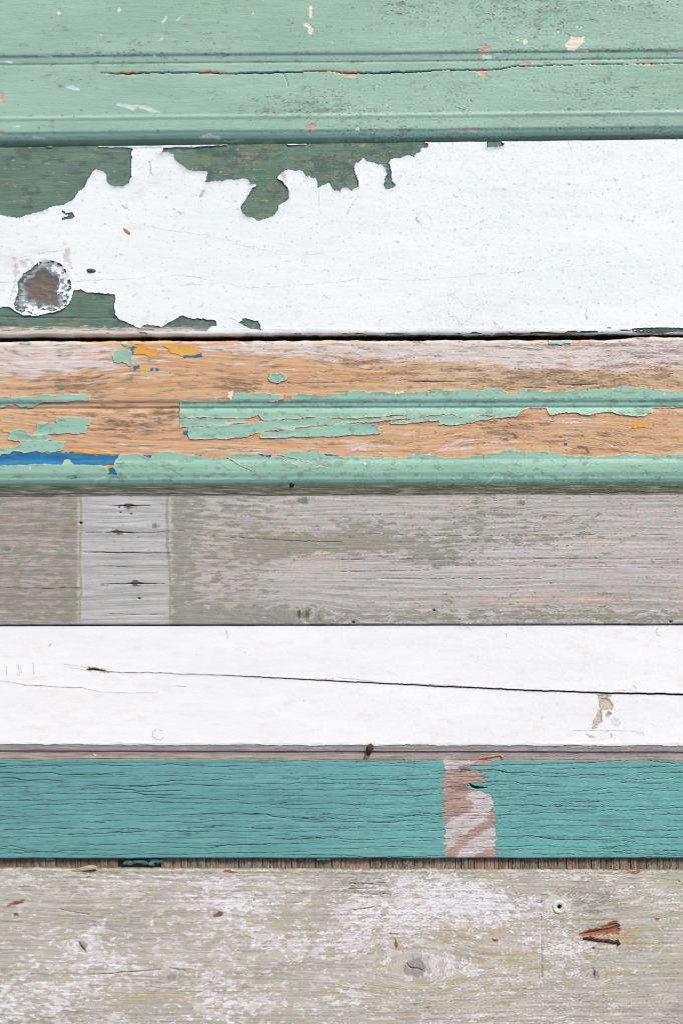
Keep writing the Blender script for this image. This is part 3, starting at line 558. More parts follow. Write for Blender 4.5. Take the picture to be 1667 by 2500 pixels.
hair3 = [(C1([(1055, 605), (1100, 632), (1150, 655), (1195, 680)]), [1.2, .8, .9, .3]), (C1([(1270, 590), (1330, 620), (1390, 645), (1440, 670)]), [.8, .6, .6, .3]), (C1([(1280, 585), (1360, 605), (1430, 628), (1510, 645)]), [.8, .9, .6, .2]),
    (C1([(650, 595), (720, 630), (790, 650), (840, 685)]), [.5, .3, .6, .7]), (C1([(600, 630), (650, 660), (670, 680)]), [.3, .3, .3]), (C1([(1020, 630), (1055, 660), (1060, 690)]), [.4, .4, .3]), (C1([(535, 624), (620, 626)]), [1.0, .3]), (C1([(60, 632), (110, 690), (130, 720)]), .3), (C1([(150, 640), (215, 710)]), .3), (C1([(230, 640), (300, 720)]), .3), (C1([(350, 640), (400, 680)]), .3), (C1([(440, 600), (470, 640)]), .3),
    (C2([(653, 585), (653, 610)]), .8), (C2([(1398, 590), (1398, 615)]), .4), (C1([(1186, 378), (1188, 402)]), .6), (C2([(232, 385), (232, 402)]), .5), (C2([(505, 288), (505, 315)]), .5), (C1([(310, 685), (345, 680), (352, 688), (325, 692)]), [.6, 1.2, 1.6, 1]), (C1([(1240, 342), (1205, 378), (1190, 400)]), .4), (C1([(1556, 385), (1556, 412)]), .6), (C2([(915, 730), (985, 731)]), [.4, .8])]
scr3 = [(C2([(848, 308), (838, 345), (828, 360)]), [1.1, .8, .5]), (C2([(712, 670), (690, 690), (655, 728)]), [.6, 1.5, 2.2]), (C1([(490, 680), (440, 700), (425, 730)]), [1.3, 1.0, 1.0]), (C2([(105, 622), (112, 624)]), [3, 3]), (C2([(1478, 295), (1482, 312)]), [1.8, 1.8]), (C1([(1478, 355), (1495, 346)]), [1, 1]), (C1([(585, 685), (605, 678)]), [1, 1]), (C1([(530, 620), (545, 600), (560, 588)]), [.9, .9, .9]), (C1([(140, 640), (140, 650)]), [2, 2]), (C2([(1012, 332), (1045, 331)]), [.8, .8]), (C2([(820, 668), (826, 674)]), [1.4, 1]), (C1([(415, 690), (450, 696)]), [.8, .5])]
TH = {'cream': 0.6, 'ochre': 0.8, 'blue': 1.2, 'green': 2.0}
for i, (kind, P) in enumerate(F3):
    A = np.array(P); x0, y0 = A.min(0) - 3; x1, y1 = A.max(0) + 3
    x0 = max(x0, -470); x1 = min(x1, 2140)
    big = (x1 - x0) > 900
    dx = 2.2 if big else 1.5
    gx = np.arange(x0, x1 + dx, dx); gy = np.arange(y0, y1 + 1.5, 1.5)
    Xf, Yf = np.meshgrid(gx, gy)
    x, y = warp(Xf, Yf, 1.5, 1.5, 12, 8, 81); x, y = warp(x, y, .6, .7, 4, 3, 82)
    F = poly(x, y, P, 12)
    F = F + (1.3 if kind == 'green' else 2.0) * min(1.0, (y1 - y0) / 36) * fbm(Xf, Yf, 34, 4, 3, 89) * ss(7, 2, np.abs(F))
    F = np.minimum(F, bo3(Xf) - 0.8 - Yf); F = np.minimum(F, Yf - t3(Xf) - 0.4)
    if kind in ('green',) and big:
        for pts, w in hair3[:3]: F = np.minimum(F, -seg(x, y, pts, np.array(w) * 0.9) + 0.0)
    th = TH[kind]; d = np.clip(F, 0, 12)
    cu = (1.1 if kind == 'green' else 0.25) * np.clip(0.5 + fbm(Xf, Yf, 50, 30, 2, 83), 0, 2) * np.exp(-d / 4.0)
    Zf = Zb3(Xf, Yf) + 0.3 + th + cu + 0.15 * fbm(Xf, Yf, 40, 8, 2, 84)
    at = {}
    if kind == 'green':
        v = Yf + 4 * Xf / 1667
        at['dirt'] = 0.1 + 0.22 * fbm(Xf, Yf, 200, 40, 2, 85) + 0.25 * np.exp(-((v - 984) / 5) ** 2) + 0.25 * np.exp(-((v - 1165) / 4) ** 2) + 0.1 * np.exp(-((v - 1131) / 4) ** 2) + 0.0 * Xf
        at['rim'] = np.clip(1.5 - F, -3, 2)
        at['hair'] = union(*[seg(*warp(Xf, Yf, 1, 1, 10, 10, 86), p, w) for p, w in hair3]); at['scr'] = np.maximum(union(*[seg(*warp(Xf, Yf, 1, 1, 8, 8, 87), p, w) for p, w in scr3]), specks(Xf, Yf, 60, 0.12, 0.5, 1.6, 88))
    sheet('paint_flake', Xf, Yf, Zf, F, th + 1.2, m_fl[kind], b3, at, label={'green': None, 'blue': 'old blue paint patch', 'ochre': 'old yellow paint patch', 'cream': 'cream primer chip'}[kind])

# ================================================================== board 4: grey weathered board
b4 = thing('weathered_board', 'bare grey weathered board with a paler square band and three dark nails', 'board', 833, 1370, ZB)
t4 = edge(1213, 1207, 0.5, 101, 80); bo4 = edge(1527, 1525, 0.6, 102, 60)
knots4 = [(380, 1284, 11), (253, 1428, 8), (738, 1500, 17), (740, 1222, 15), (1328, 1262, 7), (1059, 1382, 7), (20, 1340, 10), (1270, 1228, 9)]
def grain4(X, Y):
    yg = Y + 9 * fbm(X, Y, 500, 120, 2, 103) + 5 * G(X, Y, 760, 1240, 60, 40)
    for kx, ky, r in knots4:
        dx = (X - kx) / 2.6; dy = Y - ky; d = np.hypot(dx, dy)
        yg = yg - dy * 0.85 * np.exp(-(d / (1.9 * r)) ** 2)
    return yg
cr4 = [(D1([(490, 105), (540, 104), (588, 103), (640, 103), (690, 104)]), [.2, 1, 1.6, 1, .2]), (D1([(470, 224), (538, 224), (600, 227), (645, 229)]), [.2, 1.2, 1.4, .2]), (D1([(645, 229), (720, 226), (780, 218), (850, 216)]), [.3, .4, .3, .1]),
    (D1([(388, 315), (480, 317), (560, 319), (660, 320), (778, 320)]), [.4, 1.0, 1.0, .8, .6]), (D1([(490, 462), (620, 461), (700, 460), (760, 461)]), [.5, 1.3, .9, .4]), (D1([(385, 377), (480, 380), (640, 386)]), [.2, .4, .1]), (D1([(390, 226), (470, 224)]), [.2, .5]),
    (D2([(130, 232), (420, 240), (720, 240), (1000, 238), (1300, 233), (1500, 236)]), [.1, .3, .2, .15, .2, .1]), (D2([(0, 350), (300, 348), (600, 352), (900, 346), (1200, 346), (1568, 352)]), [.2, .25, .1, .2, .1, .1]), (D2([(450, 380), (800, 378), (1200, 384), (1500, 386)]), [.3, .2, .1, .1]), (D2([(0, 405), (400, 400)]), [.4, .4]),
    (D1([(1568, 270), (1300, 262), (900, 238)]), [.4, .5, .1]), (D1([(0, 478), (200, 484), (370, 480)]), [.2, .4, .2]), (D2([(0, 440), (500, 436), (1000, 440)]), [.2, .4, .1]), (D1([(500, 600), (760, 604)]), [.2, .4])]
holes4 = [(863, 1519, 2.8), (1059, 1490, 2.8), (1636, 1518, 2.8), (291, 1239, 2.0), (295, 1251, 1.6), (320, 1255, 1.8), (340, 1461, 2.2), (198, 1277, 3)]
def hol4(X, Y): return union(*[r - np.hypot(X - a, Y - b) for a, b, r in holes4])
def edgex(X, Y, x0, seed): return X - x0 - 4.0 * fbm(Y, X * 0, 60, 1, 5, seed)
def Hb4(X, Y):
    yg = grain4(X, Y)
    inst = ss(-1.5, 1.5, np.minimum(edgex(X, Y, 201, 104), -edgex(X, Y, 404 + (Y - 1210) * 0.03, 105)))
    g = fbm(X * 0.02, yg, 30, 7.5, 3, 106)
    z = 0.2 + 0.5 * g * (0.45 + 0.55 * ss(740, 820, X) + 0.35 * inst) + 0.3 * fbm(X, yg, 90, 2.6, 2, 107)
    z = z - 0.9 * inst
    z = z - 4 * ss(-.6, .6, union(*[seg(*warp(X, Y, 0, .8, 14, 30, 108), p, w) for p, w in cr4])) - 7 * ss(-.8, .6, hol4(X, Y))
    for kx, ky, r in knots4:
        d = np.hypot((X - kx) / 1.3, Y - ky); z = z - 0.6 * ss(r, r * .3, d) + 0.35 * np.sin(d * 1.5) * ss(r * 1.2, r * .5, d)
    z = z - 2.2 * ss(-2, 3, poly(X, Y, D1([(1405, 575), (1425, 555), (1450, 560), (1460, 600), (1475, 640), (1400, 645), (1380, 620), (1410, 600)]), 10))
    z = z - 5 * np.clip(1 - (bo4(X) - Y) / 4, 0, 1) ** 2
    return z
X, Y = board_grid(3.0, 1.45, t4, bo4)
yg = grain4(X, Y)
inst = np.minimum(edgex(X, Y, 201, 104), -edgex(X, Y, 404 + (Y - 1210) * 0.03, 105))
stripw = np.clip(inst, -12, 12)
edgel = 1.2 - np.abs(np.where(X < 300, edgex(X, Y, 199, 104) + 1, edgex(X, Y, 408 + (Y - 1210) * 0.03, 105))) / 2.6
right = ss(410, 430, X); left = ss(200, 180, X)
res = -0.42 + 0.40 * left * G(X, Y, 178, 1330, 34, 260) + 0.25 * left + 0.25 * left * G(X, Y, 60, 1470, 160, 50) + 0.3 * left * G(X, Y, 60, 1345, 40, 20)
res += right * (0.42 * ss(510, 430, X) + 0.36 * ss(780, 600, X) + 0.7 * G(X, Y, 690, 1335, 120, 34) + 0.72 * G(X, Y, 900, 1330, 170, 26) + 0.5 * G(X, Y, 1060, 1360, 70, 30) + 0.48 * G(X, Y, 1180, 1250, 120, 38) + 0.4 * G(X, Y, 1430, 1270, 40, 28) + 0.35 * G(X, Y, 880, 1290, 60, 30) + 0.3 * G(X, Y, 1250, 1320, 150, 16) + 0.5 * ss(1462, 1505, Y) * ss(420, 500, X) + 0.22 * G(X, Y, 1000, 1300, 300, 40) + 0.25 * G(X, Y, 1560, 1370, 120, 7) + 0.3 * G(X, Y, 1490, 1450, 40, 20) + 0.3 * G(X, Y, 1120, 1370, 260, 10)
    - 0.25 * G(X, Y, 780, 1400, 100, 60) - 0.3 * G(X, Y, 1250, 1400, 420, 34) - 0.2 * G(X, Y, 1000, 1230, 200, 20))
res = np.where(inst > 0, -1.2, res)
rid = fbm(X * 0.02, yg, 30, 7.5, 3, 106)
res = res + 0.12 * rid
pink = -0.62 + right * (0.38 * G(X, Y, 560, 1330, 170, 70) + 0.45 * G(X, Y, 740, 1330, 90, 50) + 0.4 * G(X, Y, 1090, 1225, 160, 24) + 0.42 * G(X, Y, 1370, 1320, 110, 26) + 0.4 * G(X, Y, 1480, 1320, 60, 14) + 0.46 * G(X, Y, 1420, 1460, 220, 26) + 0.3 * G(X, Y, 900, 1345, 200, 40) + 0.3 * G(X, Y, 1420, 1370, 160, 12) + 0.3 * G(X, Y, 1240, 1470, 160, 24) + 0.4 * G(X, Y, 1600, 1245, 50, 16) + 0.25 * G(X, Y, 490, 1440, 60, 20) + .9 * G(X, Y, 1664, 1440, 7, 40)) + 0.45 * G(X, Y, 178, 1250, 12, 40) + 0.08 * left
pink = np.where(inst > 0, -.75, pink)
lefta = left * 0.9 - 0.45
brown = 0.35 * G(X, Y, 60, 1240, 180, 40) + 0.25 * G(X, Y, 40, 1320, 150, 50) - 0.2
lum = -0.2 + 0.4 * G(X, Y, 300, 1250, 100, 60) - 0.35 * ss(1430, 1480, Y)
kd = np.full(X.shape, -9.0)
for kx, ky, r in knots4: kd = np.maximum(kd, (r * 0.55 - np.hypot((X - kx) / 1.5, Y - ky)))
crk4 = np.maximum(union(*[seg(*warp(X, Y, 0, .8, 14, 30, 108), p, w) for p, w in cr4]), hol4(X, Y))
nailst = 0.95 * G(X, Y, 316, 1235, 14, 7) + 0.95 * G(X, Y, 288, 1298, 13, 8) + 0.95 * G(X, Y, 331, 1423, 13, 7) + .5 * G(X, Y, 738, 1497, 26, 18) + .3 * G(X, Y, 1075, 1451, 30, 5) - 0.45
m4 = Mat('grey_weathered_wood', (191, 190, 185), (174, 172, 167), 200, 9, 0.85, 0.15, flow=True) \
    .layer('left', (158, 153, 145), (144, 139, 131), 0.1, (40, 10), 0.2, 0.85) \
    .layer('brown', (160, 146, 136), (146, 134, 120), 0.4, (90, 8), 0.2, 0.5) \
    .layer('strip', (186, 188, 185), (170, 173, 170), 3.0, (12, 9), 1.6, 1.0, 0, tone=(120, 12)) \
    .layer('lum', (204, 205, 206), (195, 196, 197), 0.35, (90, 10), 0.25, 0.6, -0.1) \
    .layer('ridge', (206, 202, 202), (196, 192, 192), 0.5, (120, 3), 0.3, 0.4, -0.32) \
    .layer('ridge2', (136, 134, 132), (124, 124, 120), 0.5, (120, 3), 0.3, 0.26, -0.34) \
    .layer('pink', (216, 184, 166), (206, 168, 144), 0.85, (28, 7), 0.14, 0.55, 0.04, 5, 0.68) \
    .layer('res', (142, 143, 126), (132, 133, 118), 0.62, (32, 9), 0.12, 0.76, -0.03, 5, 0.68) \
    .layer('res', (160, 156, 142), (150, 148, 134), 0.5, (200, 2.4), 0.1, 0.5, -0.25, 4) \
    .layer('edge', (158, 160, 136), (140, 142, 120), 0.5, (6, 20), 0.4, 0.75) \
    .layer('knot', (130, 126, 122), (112, 112, 104), 4, (7, 4), 2, 0.75) \
    .layer('nails', (84, 76, 58), (66, 58, 48), 0.4, (14, 6), 0.2, 0.8) \
    .layer('crack', (40, 36, 36), (56, 50, 46), 0.2, (10, 6), 0.5, 0.9, 0.1).fine(26, 2.2, 0.09).fine(4, 3, 0.05).bump(120, 3, 0.45).done()
solid_grid('plank', X, Y, Hb4(X, Y), ZB, m4, b4, dict(left=lefta, brown=brown, strip=stripw, lum=lum, ridge=rid, ridge2=-rid, pink=pink, gy=yg, res=res, edge=np.clip(edgel, -3, 3), knot=kd, nails=nailst, crack=crk4))
# the rebated tongue along its top edge
tt = edge(1186, 1176, 0.5, 110, 50)
X, Y = board_grid(3.0, 1.6, tt, lambda x: t4(x) - 0.5)
Zt = -13 + 0.5 * fbm(X, Y, 90, 4, 3, 111) + 3.0 * ss(1200, 1209, Y) - 3 * ss(-1.5, .5, seg(*warp(X, Y, 0, 1.5, 40, 40, 112), [(0, 1207), (400, 1208), (800, 1208), (1667, 1202)], .6))
m4t = Mat('mossy_grey_wood', (102, 105, 90), (82, 87, 74), 90, 5, 0.9, 0.15).layer(None, (82, 86, 66), (66, 72, 58), 0.7, (70, 6), 0.15, 0.7, -0.05).layer(None, (150, 148, 140), (164, 160, 152), 0.7, (60, 3), 0.12, 0.6, -0.12).fine(20, 2, 0.14).bump(80, 2.6, 0.9).done()
solid_grid('tongue', X, Y, Zt, ZB + 10, m4t, b4, {})
m_iron = Mat('dark_iron', (62, 54, 48), (44, 38, 36), 8, 8, 0.7, 0.4).layer(None, (96, 66, 46), None, 0.6, (5, 5), 0.15, 0.6, -0.1).bump(3, 3, 0.6).done()
for k, (nx_, ny_) in enumerate(((314, 1234), (287, 1298), (331, 1424))):
    zc = float(Hb4(np.array([[nx_ + 0.0]]), np.array([[ny_ + 14.0]]))[0, 0])
    lathe('nail', [(5.2, -8), (5.2, 0.2), (4.4, 1.0), (2.2, 1.3), (0.8, 1.3)], 11, m_iron, b4, nx_, ny_, zc - 1.2, 0.25, (1.15, 0.85), 0.2 * k, k)

# ================================================================== board 5: white board with the long split
b5 = thing('painted_board', 'smooth white board with one long dark split running down to the right', 'board', 833, 1680, ZB)
t5 = edge(1529, 1527, 0.3, 121, 60); bo5 = edge(1833, 1836, 0.5, 122, 80)
crack5 = E1([(400, 232), (440, 236), (490, 243), (560, 249), (690, 248), (870, 257), (1040, 262), (1200, 270), (1400, 280), (1566, 289)]) + E2([(480, 313), (860, 330), (1200, 342), (1220, 343), (1480, 347), (1568, 350), (2200, 372)])
cw5 = [1.2, 1.4, 0.9, .7, .75, .8, 1.0, 1.4, 1.5, 1.6, 1.9, 2.0, 2.1, 2.3, 2.4, 2.4, 2.2]
crack5b = E1([(0, 287), (60, 293), (110, 306), (180, 308), (240, 313), (310, 316), (375, 317), (400, 325), (470, 337), (600, 343), (730, 338)])
cw5b = [.25, .3, 1.0, .9, .7, .9, .8, .3, .25, .2, .1]
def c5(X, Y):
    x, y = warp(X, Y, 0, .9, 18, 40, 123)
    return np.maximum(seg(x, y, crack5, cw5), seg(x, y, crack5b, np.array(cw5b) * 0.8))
K5 = Q(1400, 1670, 0.1403)
chips5 = [K5(p) for p in ([(440, 245), (560, 235), (640, 285), (690, 380), (660, 440), (500, 440), (455, 390)], [(470, 440), (500, 520), (500, 640), (420, 700), (350, 790), (310, 770), (380, 600), (430, 480)], [(600, 480), (660, 520), (600, 590), (565, 550)], [(230, 870), (350, 930), (280, 925)], [(640, 890), (665, 890), (650, 930)], [(590, 795), (605, 795), (600, 830)], [(400, 170), (580, 175), (570, 235), (440, 230)])]
grey5 = [K5(p) for p in ([(640, 620), (700, 560), (780, 600), (830, 680), (770, 750), (650, 700)], [(1050, 830), (1190, 825), (1250, 880), (1220, 910), (1120, 890)])]
chips5 += [E1([(405, 222), (440, 224), (490, 238), (500, 248), (450, 244), (405, 240)])]
def chipf5(X, Y):
    x, y = warp(X, Y, 1.6, 1.6, 9, 9, 124); return union(*[poly(x, y, p, 10) for p in chips5])
def Zb5(X, Y):
    e = bo5(X) - Y
    z = -5.5 + 0.4 * fbm(X, Y, 500, 120, 2, 125) + 0.0 * e
    return z - 4.5 * np.clip(1 - e / 19, 0, 1) ** 1.1
def Hb5(X, Y):
    return Zb5(X, Y) + 0.3 * fbm(X, Y, 120, 3.5, 3, 126) - 16 * ss(-.4, .8, c5(X, Y))
X, Y = board_grid(3.2, 2.0, t5, bo5)
e5 = bo5(X) - Y
patch = -0.2 + 0.25 * fbm(X, Y, 90, 14, 3, 127)
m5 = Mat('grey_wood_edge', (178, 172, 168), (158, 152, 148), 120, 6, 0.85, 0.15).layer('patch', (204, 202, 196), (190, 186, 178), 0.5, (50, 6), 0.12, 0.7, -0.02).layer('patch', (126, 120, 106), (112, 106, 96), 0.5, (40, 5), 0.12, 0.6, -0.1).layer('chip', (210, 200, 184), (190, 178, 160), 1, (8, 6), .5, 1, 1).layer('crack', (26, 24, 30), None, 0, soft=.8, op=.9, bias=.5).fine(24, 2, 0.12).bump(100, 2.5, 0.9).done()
solid_grid('plank', X, Y, Hb5(X, Y), ZB, m5, b5, dict(patch=patch, chip=chipf5(X, Y), crack=c5(X, Y)))
X, Y = board_grid(2.1, 1.9, lambda x: t5(x) + 0.3, lambda x: bo5(x) - 8)
e5 = bo5(X) - Y; c = c5(X, Y)
Fw = np.minimum(-c + 0.2, (e5 - 15.5) * 0.5 + 1.6 * fbm(X, Y, 40, 5, 4, 128))
Fw = np.minimum(Fw, -(chipf5(X, Y) - 1.4))
dd = np.clip(Fw, 0, 14)
Zw = Zb5(X, Y) + 1.2 + 0.35 * np.exp(-dd / 2.5) + 0.2 * fbm(X, Y, 120, 40, 3, 129) + 0.9 * np.exp(-((e5 - 19) / 4) ** 2) * np.clip(fbm(X, Y, 26, 6, 3, 130), -.3, 1)
hair5 = [(K5([(585, 190), (610, 205), (640, 185)]), [2.5, 4.5, 3.0]), (K5([(480, 262), (570, 285)]), [1.2, 1.0]), (K5([(600, 500), (640, 510)]), [2.4, 2.4]), (K5([(460, 330), (465, 395)]), [1.2, .8]), (E1([(295, 210), (360, 218), (405, 226)]), .3), (E1([(320, 226), (400, 238)]), .35), (E2([(1060, 516), (1200, 516), (1350, 517)]), .3), (E1([(1042, 55), (1043, 92)]), .5), (E1([(805, 311), (855, 314)]), .5), (E1([(700, 545), (702, 520), (718, 508)]), .5), (E1([(700, 540), (712, 553), (735, 560), (750, 548)]), .6), (E1([(730, 512), (750, 518)]), .35),
    (E1([(78, 212), (80, 260)]), .35), (E1([(87, 210), (89, 262)]), .35), (E1([(97, 215), (98, 250)]), .35), (E1([(28, 220), (30, 265)]), .35), (E1([(152, 205), (154, 252)]), .5), (E2([(1450, 45), (1442, 62), (1450, 78), (1462, 80)]), .55), (E2([(752, 70), (758, 86)]), .5), (E2([(574, 40), (590, 52), (605, 48)]), .35), (E2([(1340, 310), (1352, 320)]), .6), (E1([(225, 128), (238, 118)]), .5), (E1([(1440, 275), (1520, 278), (1566, 268)]), .3), (E2([(0, 275), (120, 285), (165, 292)]), .4), (E2([(300, 298), (480, 304), (600, 318)]), .35), (E2([(1130, 332), (1200, 340)]), .3), (E2([(1240, 330), (1320, 330), (1360, 338)]), .4)]
hl = union(*[seg(*warp(X, Y, 1.2, 1.2, 12, 12, 131), p, w) for p, w in hair5])
hl = np.maximum(hl, np.minimum(seg(*warp(X, Y, 0, .9, 18, 40, 123), crack5, np.array(cw5) + .25), 1) + 0.15)
hl = np.maximum(hl, seg(*warp(X, Y, 0, .9, 18, 40, 123), crack5b, np.array(cw5b) * .8 + .1))
sp = np.maximum(specks(*warp(X, Y, 1, 1.5, 6, 6, 138), 30, 0.26, 0.4, 1.9, 132), specks(*warp(X, Y, 2, 2, 7, 7, 139), 90, 0.2, .8, 3.0, 133))
gy = union(*[poly(*warp(X, Y, 1, 1, 9, 9, 134), p, 10) for p in grey5])
ch = chipf5(X, Y); ch = np.where(ch > -4, ch + 1.5, ch)
warm = -0.5 + 0.25 * G(X, Y, 200, 1720, 200, 60) + 0.3 * G(X, Y, 1323, 1752, 6, 6) * 3 + 0.3 * ss(26, 16, e5) + 0.5 * G(X, Y, 1450, 1720, 40, 30)
m5w = Mat('clean_white_paint', (247, 249, 247), (241, 244, 243), 320, 90, 0.36, 0.35) \
    .layer('warm', (232, 222, 208), (222, 214, 204), 0.6, (60, 22), 0.4, 0.34, 0.1, 5, 0.7) \
    .layer('grey', (222, 223, 228), None, 0.6, (8, 8), 0.6, 0.9) \
    .layer('chip', (212, 204, 190), (168, 160, 138), 2.2, (9, 7), 1.0, 0.9, -0.3, tone=(8, 6)) \
    .layer('speck', (160, 158, 158), (196, 190, 186), 0.5, (6, 6), 0.5, 0.7, -0.3) \
    .layer('hair', (120, 118, 114), None, 0.1, (10, 8), 0.9, 0.62, 0.5).fine(6, 5, 0.010).bump(80, 24, 0.4).bump(7, 6, 0.25).done()
sheet('white_paint', X, Y, Zw, Fw, 2.6, m5w, b5, dict(warm=warm, grey=gy, chip=ch, speck=sp, hair=hl))
to5 = edge(1853, 1857, 0.7, 136, 50)
X, Y = board_grid(3.0, 1.5, lambda x: bo5(x) + 0.4, to5)
Zt = -15 + 0.6 * fbm(X, Y, 120, 3.6, 3, 137) - 2 * np.clip(1 - (Y - bo5(X)) / 4, 0, 1)
m5t = Mat('lilac_grey_wood', (172, 164, 162), (150, 142, 140), 110, 6, 0.85, 0.15).layer(None, (128, 120, 108), (112, 104, 92), 0.7, (60, 5), 0.15, 0.6, -0.14).layer(None, (196, 190, 188), (184, 180, 182), 0.7, (80, 2.6), 0.12, 0.5, -0.12).fine(24, 2, 0.12).bump(110, 2.5, 0.9).done()
solid_grid('tongue', X, Y, Zt, ZB + 8, m5t, b5, {})

# ================================================================== board 6: cracked teal board
b6 = thing('painted_board', 'teal painted board full of fine cracks with one bare pinkish patch', 'board', 833, 1975, ZB)
t6 = edge(1854, 1858, 0.6, 141, 60); bo6 = edge(2096.5, 2095.5, 0.7, 142, 40)
patch6 = T2([(458, 95), (700, 95), (692, 128), (600, 128), (580, 135), (600, 150), (672, 162), (640, 175), (665, 195), (650, 208), (590, 208), (582, 222), (585, 238), (640, 245), (680, 262), (690, 290), (700, 330), (705, 370), (712, 420), (712, 480), (715, 520), (718, 570), (470, 570), (480, 540), (468, 500), (475, 430), (472, 380), (470, 300), (465, 230), (468, 160)])
pale6 = [T2(p) for p in ([(590, 258), (640, 245), (690, 262), (695, 320), (660, 385), (600, 420), (520, 490), (475, 525), (470, 400), (520, 370), (580, 345), (605, 310), (580, 280)], [(720, 395), (720, 500), (650, 520), (600, 555), (530, 560), (545, 520), (640, 440)], [(455, 100), (620, 100), (590, 130), (540, 150), (470, 158)])]
rng = random.Random(5)
cracks6 = []
def flow6(x, y0): return 8 * fbm(x, x * 0 + y0 * 0.4, 420, 60, 2, 143) + 2.4 * fbm(x, x * 0 + y0, 80, 18, 2, 144) + 1.3 * fbm(x, x * 0 + y0 * 3, 22, 10, 2, 145)
for row in range(18):
    yb = 1863 + row * 13.0
    x = -500 + rng.uniform(0, 200)
    while x < 2150:
        L = rng.uniform(180, 640); y0 = yb + rng.uniform(-6, 6)
        cracks6.append((x, x + L, y0, rng.choice((0.05, 0.15, 0.3, 0.45, 0.65))))
        x += L + rng.uniform(-60, 130)
for k in range(110):
    x = rng.uniform(-480, 2100); cracks6.append((x, x + rng.uniform(25, 120), rng.uniform(1858, 2094), rng.choice((0.2, 0.3, 0.45))))
def ckf6(X, Y):
    out = np.full(X.shape, -6.0); xs = X[0]
    for a, b, y0, w in cracks6:
        i0, i1 = np.searchsorted(xs, (a, b))
        if i1 - i0 < 2: continue
        xx = xs[i0:i1]; yc = y0 + flow6(xx, y0) + 6 * ss(.45, .55, (xx - a) / (b - a)) * (1 if w > .6 else -.5)
        ww = w * np.sin(np.pi * np.clip((xx - a) / (b - a), 0.02, 0.98)) ** 0.5 * (0.75 + 0.5 * fbm(xx, xx * 0 + y0, 24, 5, 2, 146))
        out[:, i0:i1] = np.maximum(out[:, i0:i1], ww[None, :] - np.abs(Y[:, i0:i1] - yc[None, :]))
    return out
def split6(X, Y): return seg(X, Y, T2([(588, 214), (600, 226), (620, 232), (645, 232), (668, 233)]), [.6, 2.4, 3.2, 1.6, .6])
def Zb6(X, Y): return -2.0 + 0.7 * fbm(X, Y, 300, 90, 2, 147) + 0.35 * fbm(X, Y + flow6(X, Y * 0 + 1950), 160, 5, 3, 148) - 4 * np.clip(1 - (bo6(X) - Y) / 3.5, 0, 1) ** 2
X, Y = board_grid(2.8, 1.15, t6, bo6)
ck = ckf6(X, Y); sp6 = split6(X, Y)
dent = 2.8 * ss(-.7, .7, ck) + 9 * ss(-1, 1, sp6)
wx, wy = warp(X, Y, 7.5, 0.8, 60, 6.5, 149)
pf = poly(wx, wy, patch6, 20)
pale = union(*[poly(*warp(wx, wy, 3, 3, 16, 12, 150), p, 14) for p in pale6])
stn = 0.9 * G(X, Y, 1125, 1922, 30, 10) + 0.8 * G(X, Y, 1130, 1876, 14, 10) - 0.4
m6 = Mat('bare_pinkish_grey_wood', (186, 160, 150), (168, 142, 134), 60, 7, 0.85, 0.15).layer('pale', (212, 206, 206), (196, 188, 188), 3, (26, 4), 2.5, 0.95).layer('stn', (124, 108, 104), (110, 98, 96), 0.3, (16, 6), 0.25, 0.7).layer(None, (140, 120, 112), (120, 106, 102), 0.8, (40, 2.6), 0.12, 0.6, -0.2, 5).layer('crack', (44, 38, 36), (62, 52, 48), .2, (12, 6), .5, .9, .15).fine(20, 1.8, 0.14).bump(80, 2.2, 1.0).done()
solid_grid('plank', X, Y, Zb6(X, Y) - dent, ZB, m6, b6, dict(pale=pale, stn=stn, crack=np.maximum(ck, sp6)))
m6p = Mat('teal_paint', (108, 168, 165), (98, 156, 154), 300, 60, 0.55, 0.28) \
    .layer('lite', (114, 180, 175), (106, 172, 168), 0.3, (160, 40), 0.35, 0.7) \
    .layer('soil', (74, 122, 118), (86, 128, 122), 0.75, (60, 5), 0.2, 0.5, -0.3, 6, 0.7) \
    .layer('soil', (62, 84, 80), (84, 92, 84), 0.6, (18, 4), 0.1, 0.6, -0.48, 6, 0.72) \
    .layer('near', (70, 112, 108), None, 0.5, (14, 4), 0.7, 0.35, 0.0) \
    .layer('crack', (30, 40, 38), (46, 54, 50), 0.2, (14, 6), 0.4, 0.95, 0.32).layer('speck', (206, 210, 206), (150, 130, 120), 0.4, (6, 6), 0.4, 0.9, -.2).fine(26, 2.0, 0.07).fine(4, 3, 0.03).bump(90, 2.6, 0.5).bump(8, 4, .25).done()
Fp = -pf + 0.0 * X
Zp = Zb6(X, Y) + 0.5 - dent + 0.25 * np.exp(-np.clip(Fp, 0, 9) / 2)
soil = 0.10 * fbm(X, Y, 120, 40, 2, 151) + 0.22 * G(X, Y, 440, 2035, 80, 16) + 0.22 * G(X, Y, 180, 1886, 40, 8) + 0.3 * G(X, Y, 480, 1870, 20, 8) + 0.15 * G(X, Y, 870, 1915, 50, 8) + 0.2 * G(X, Y, 700, 1955, 60, 12) + 0.15 * G(X, Y, 1480, 1867, 40, 10) + 0.15 * ss(300, 0, X)
sheet('teal_paint', X, Y, Zp, Fp, 1.1, m6p, b6, dict(lite=-0.35 + 0.6 * ss(700, 1000, X) - .1 * ss(1450, 1667, X), soil=soil, near=np.clip(ck + 0.4, -3, 2), crack=np.maximum(ck, sp6), speck=specks(X, Y, 46, 0.10, .5, 2.0, 152)))
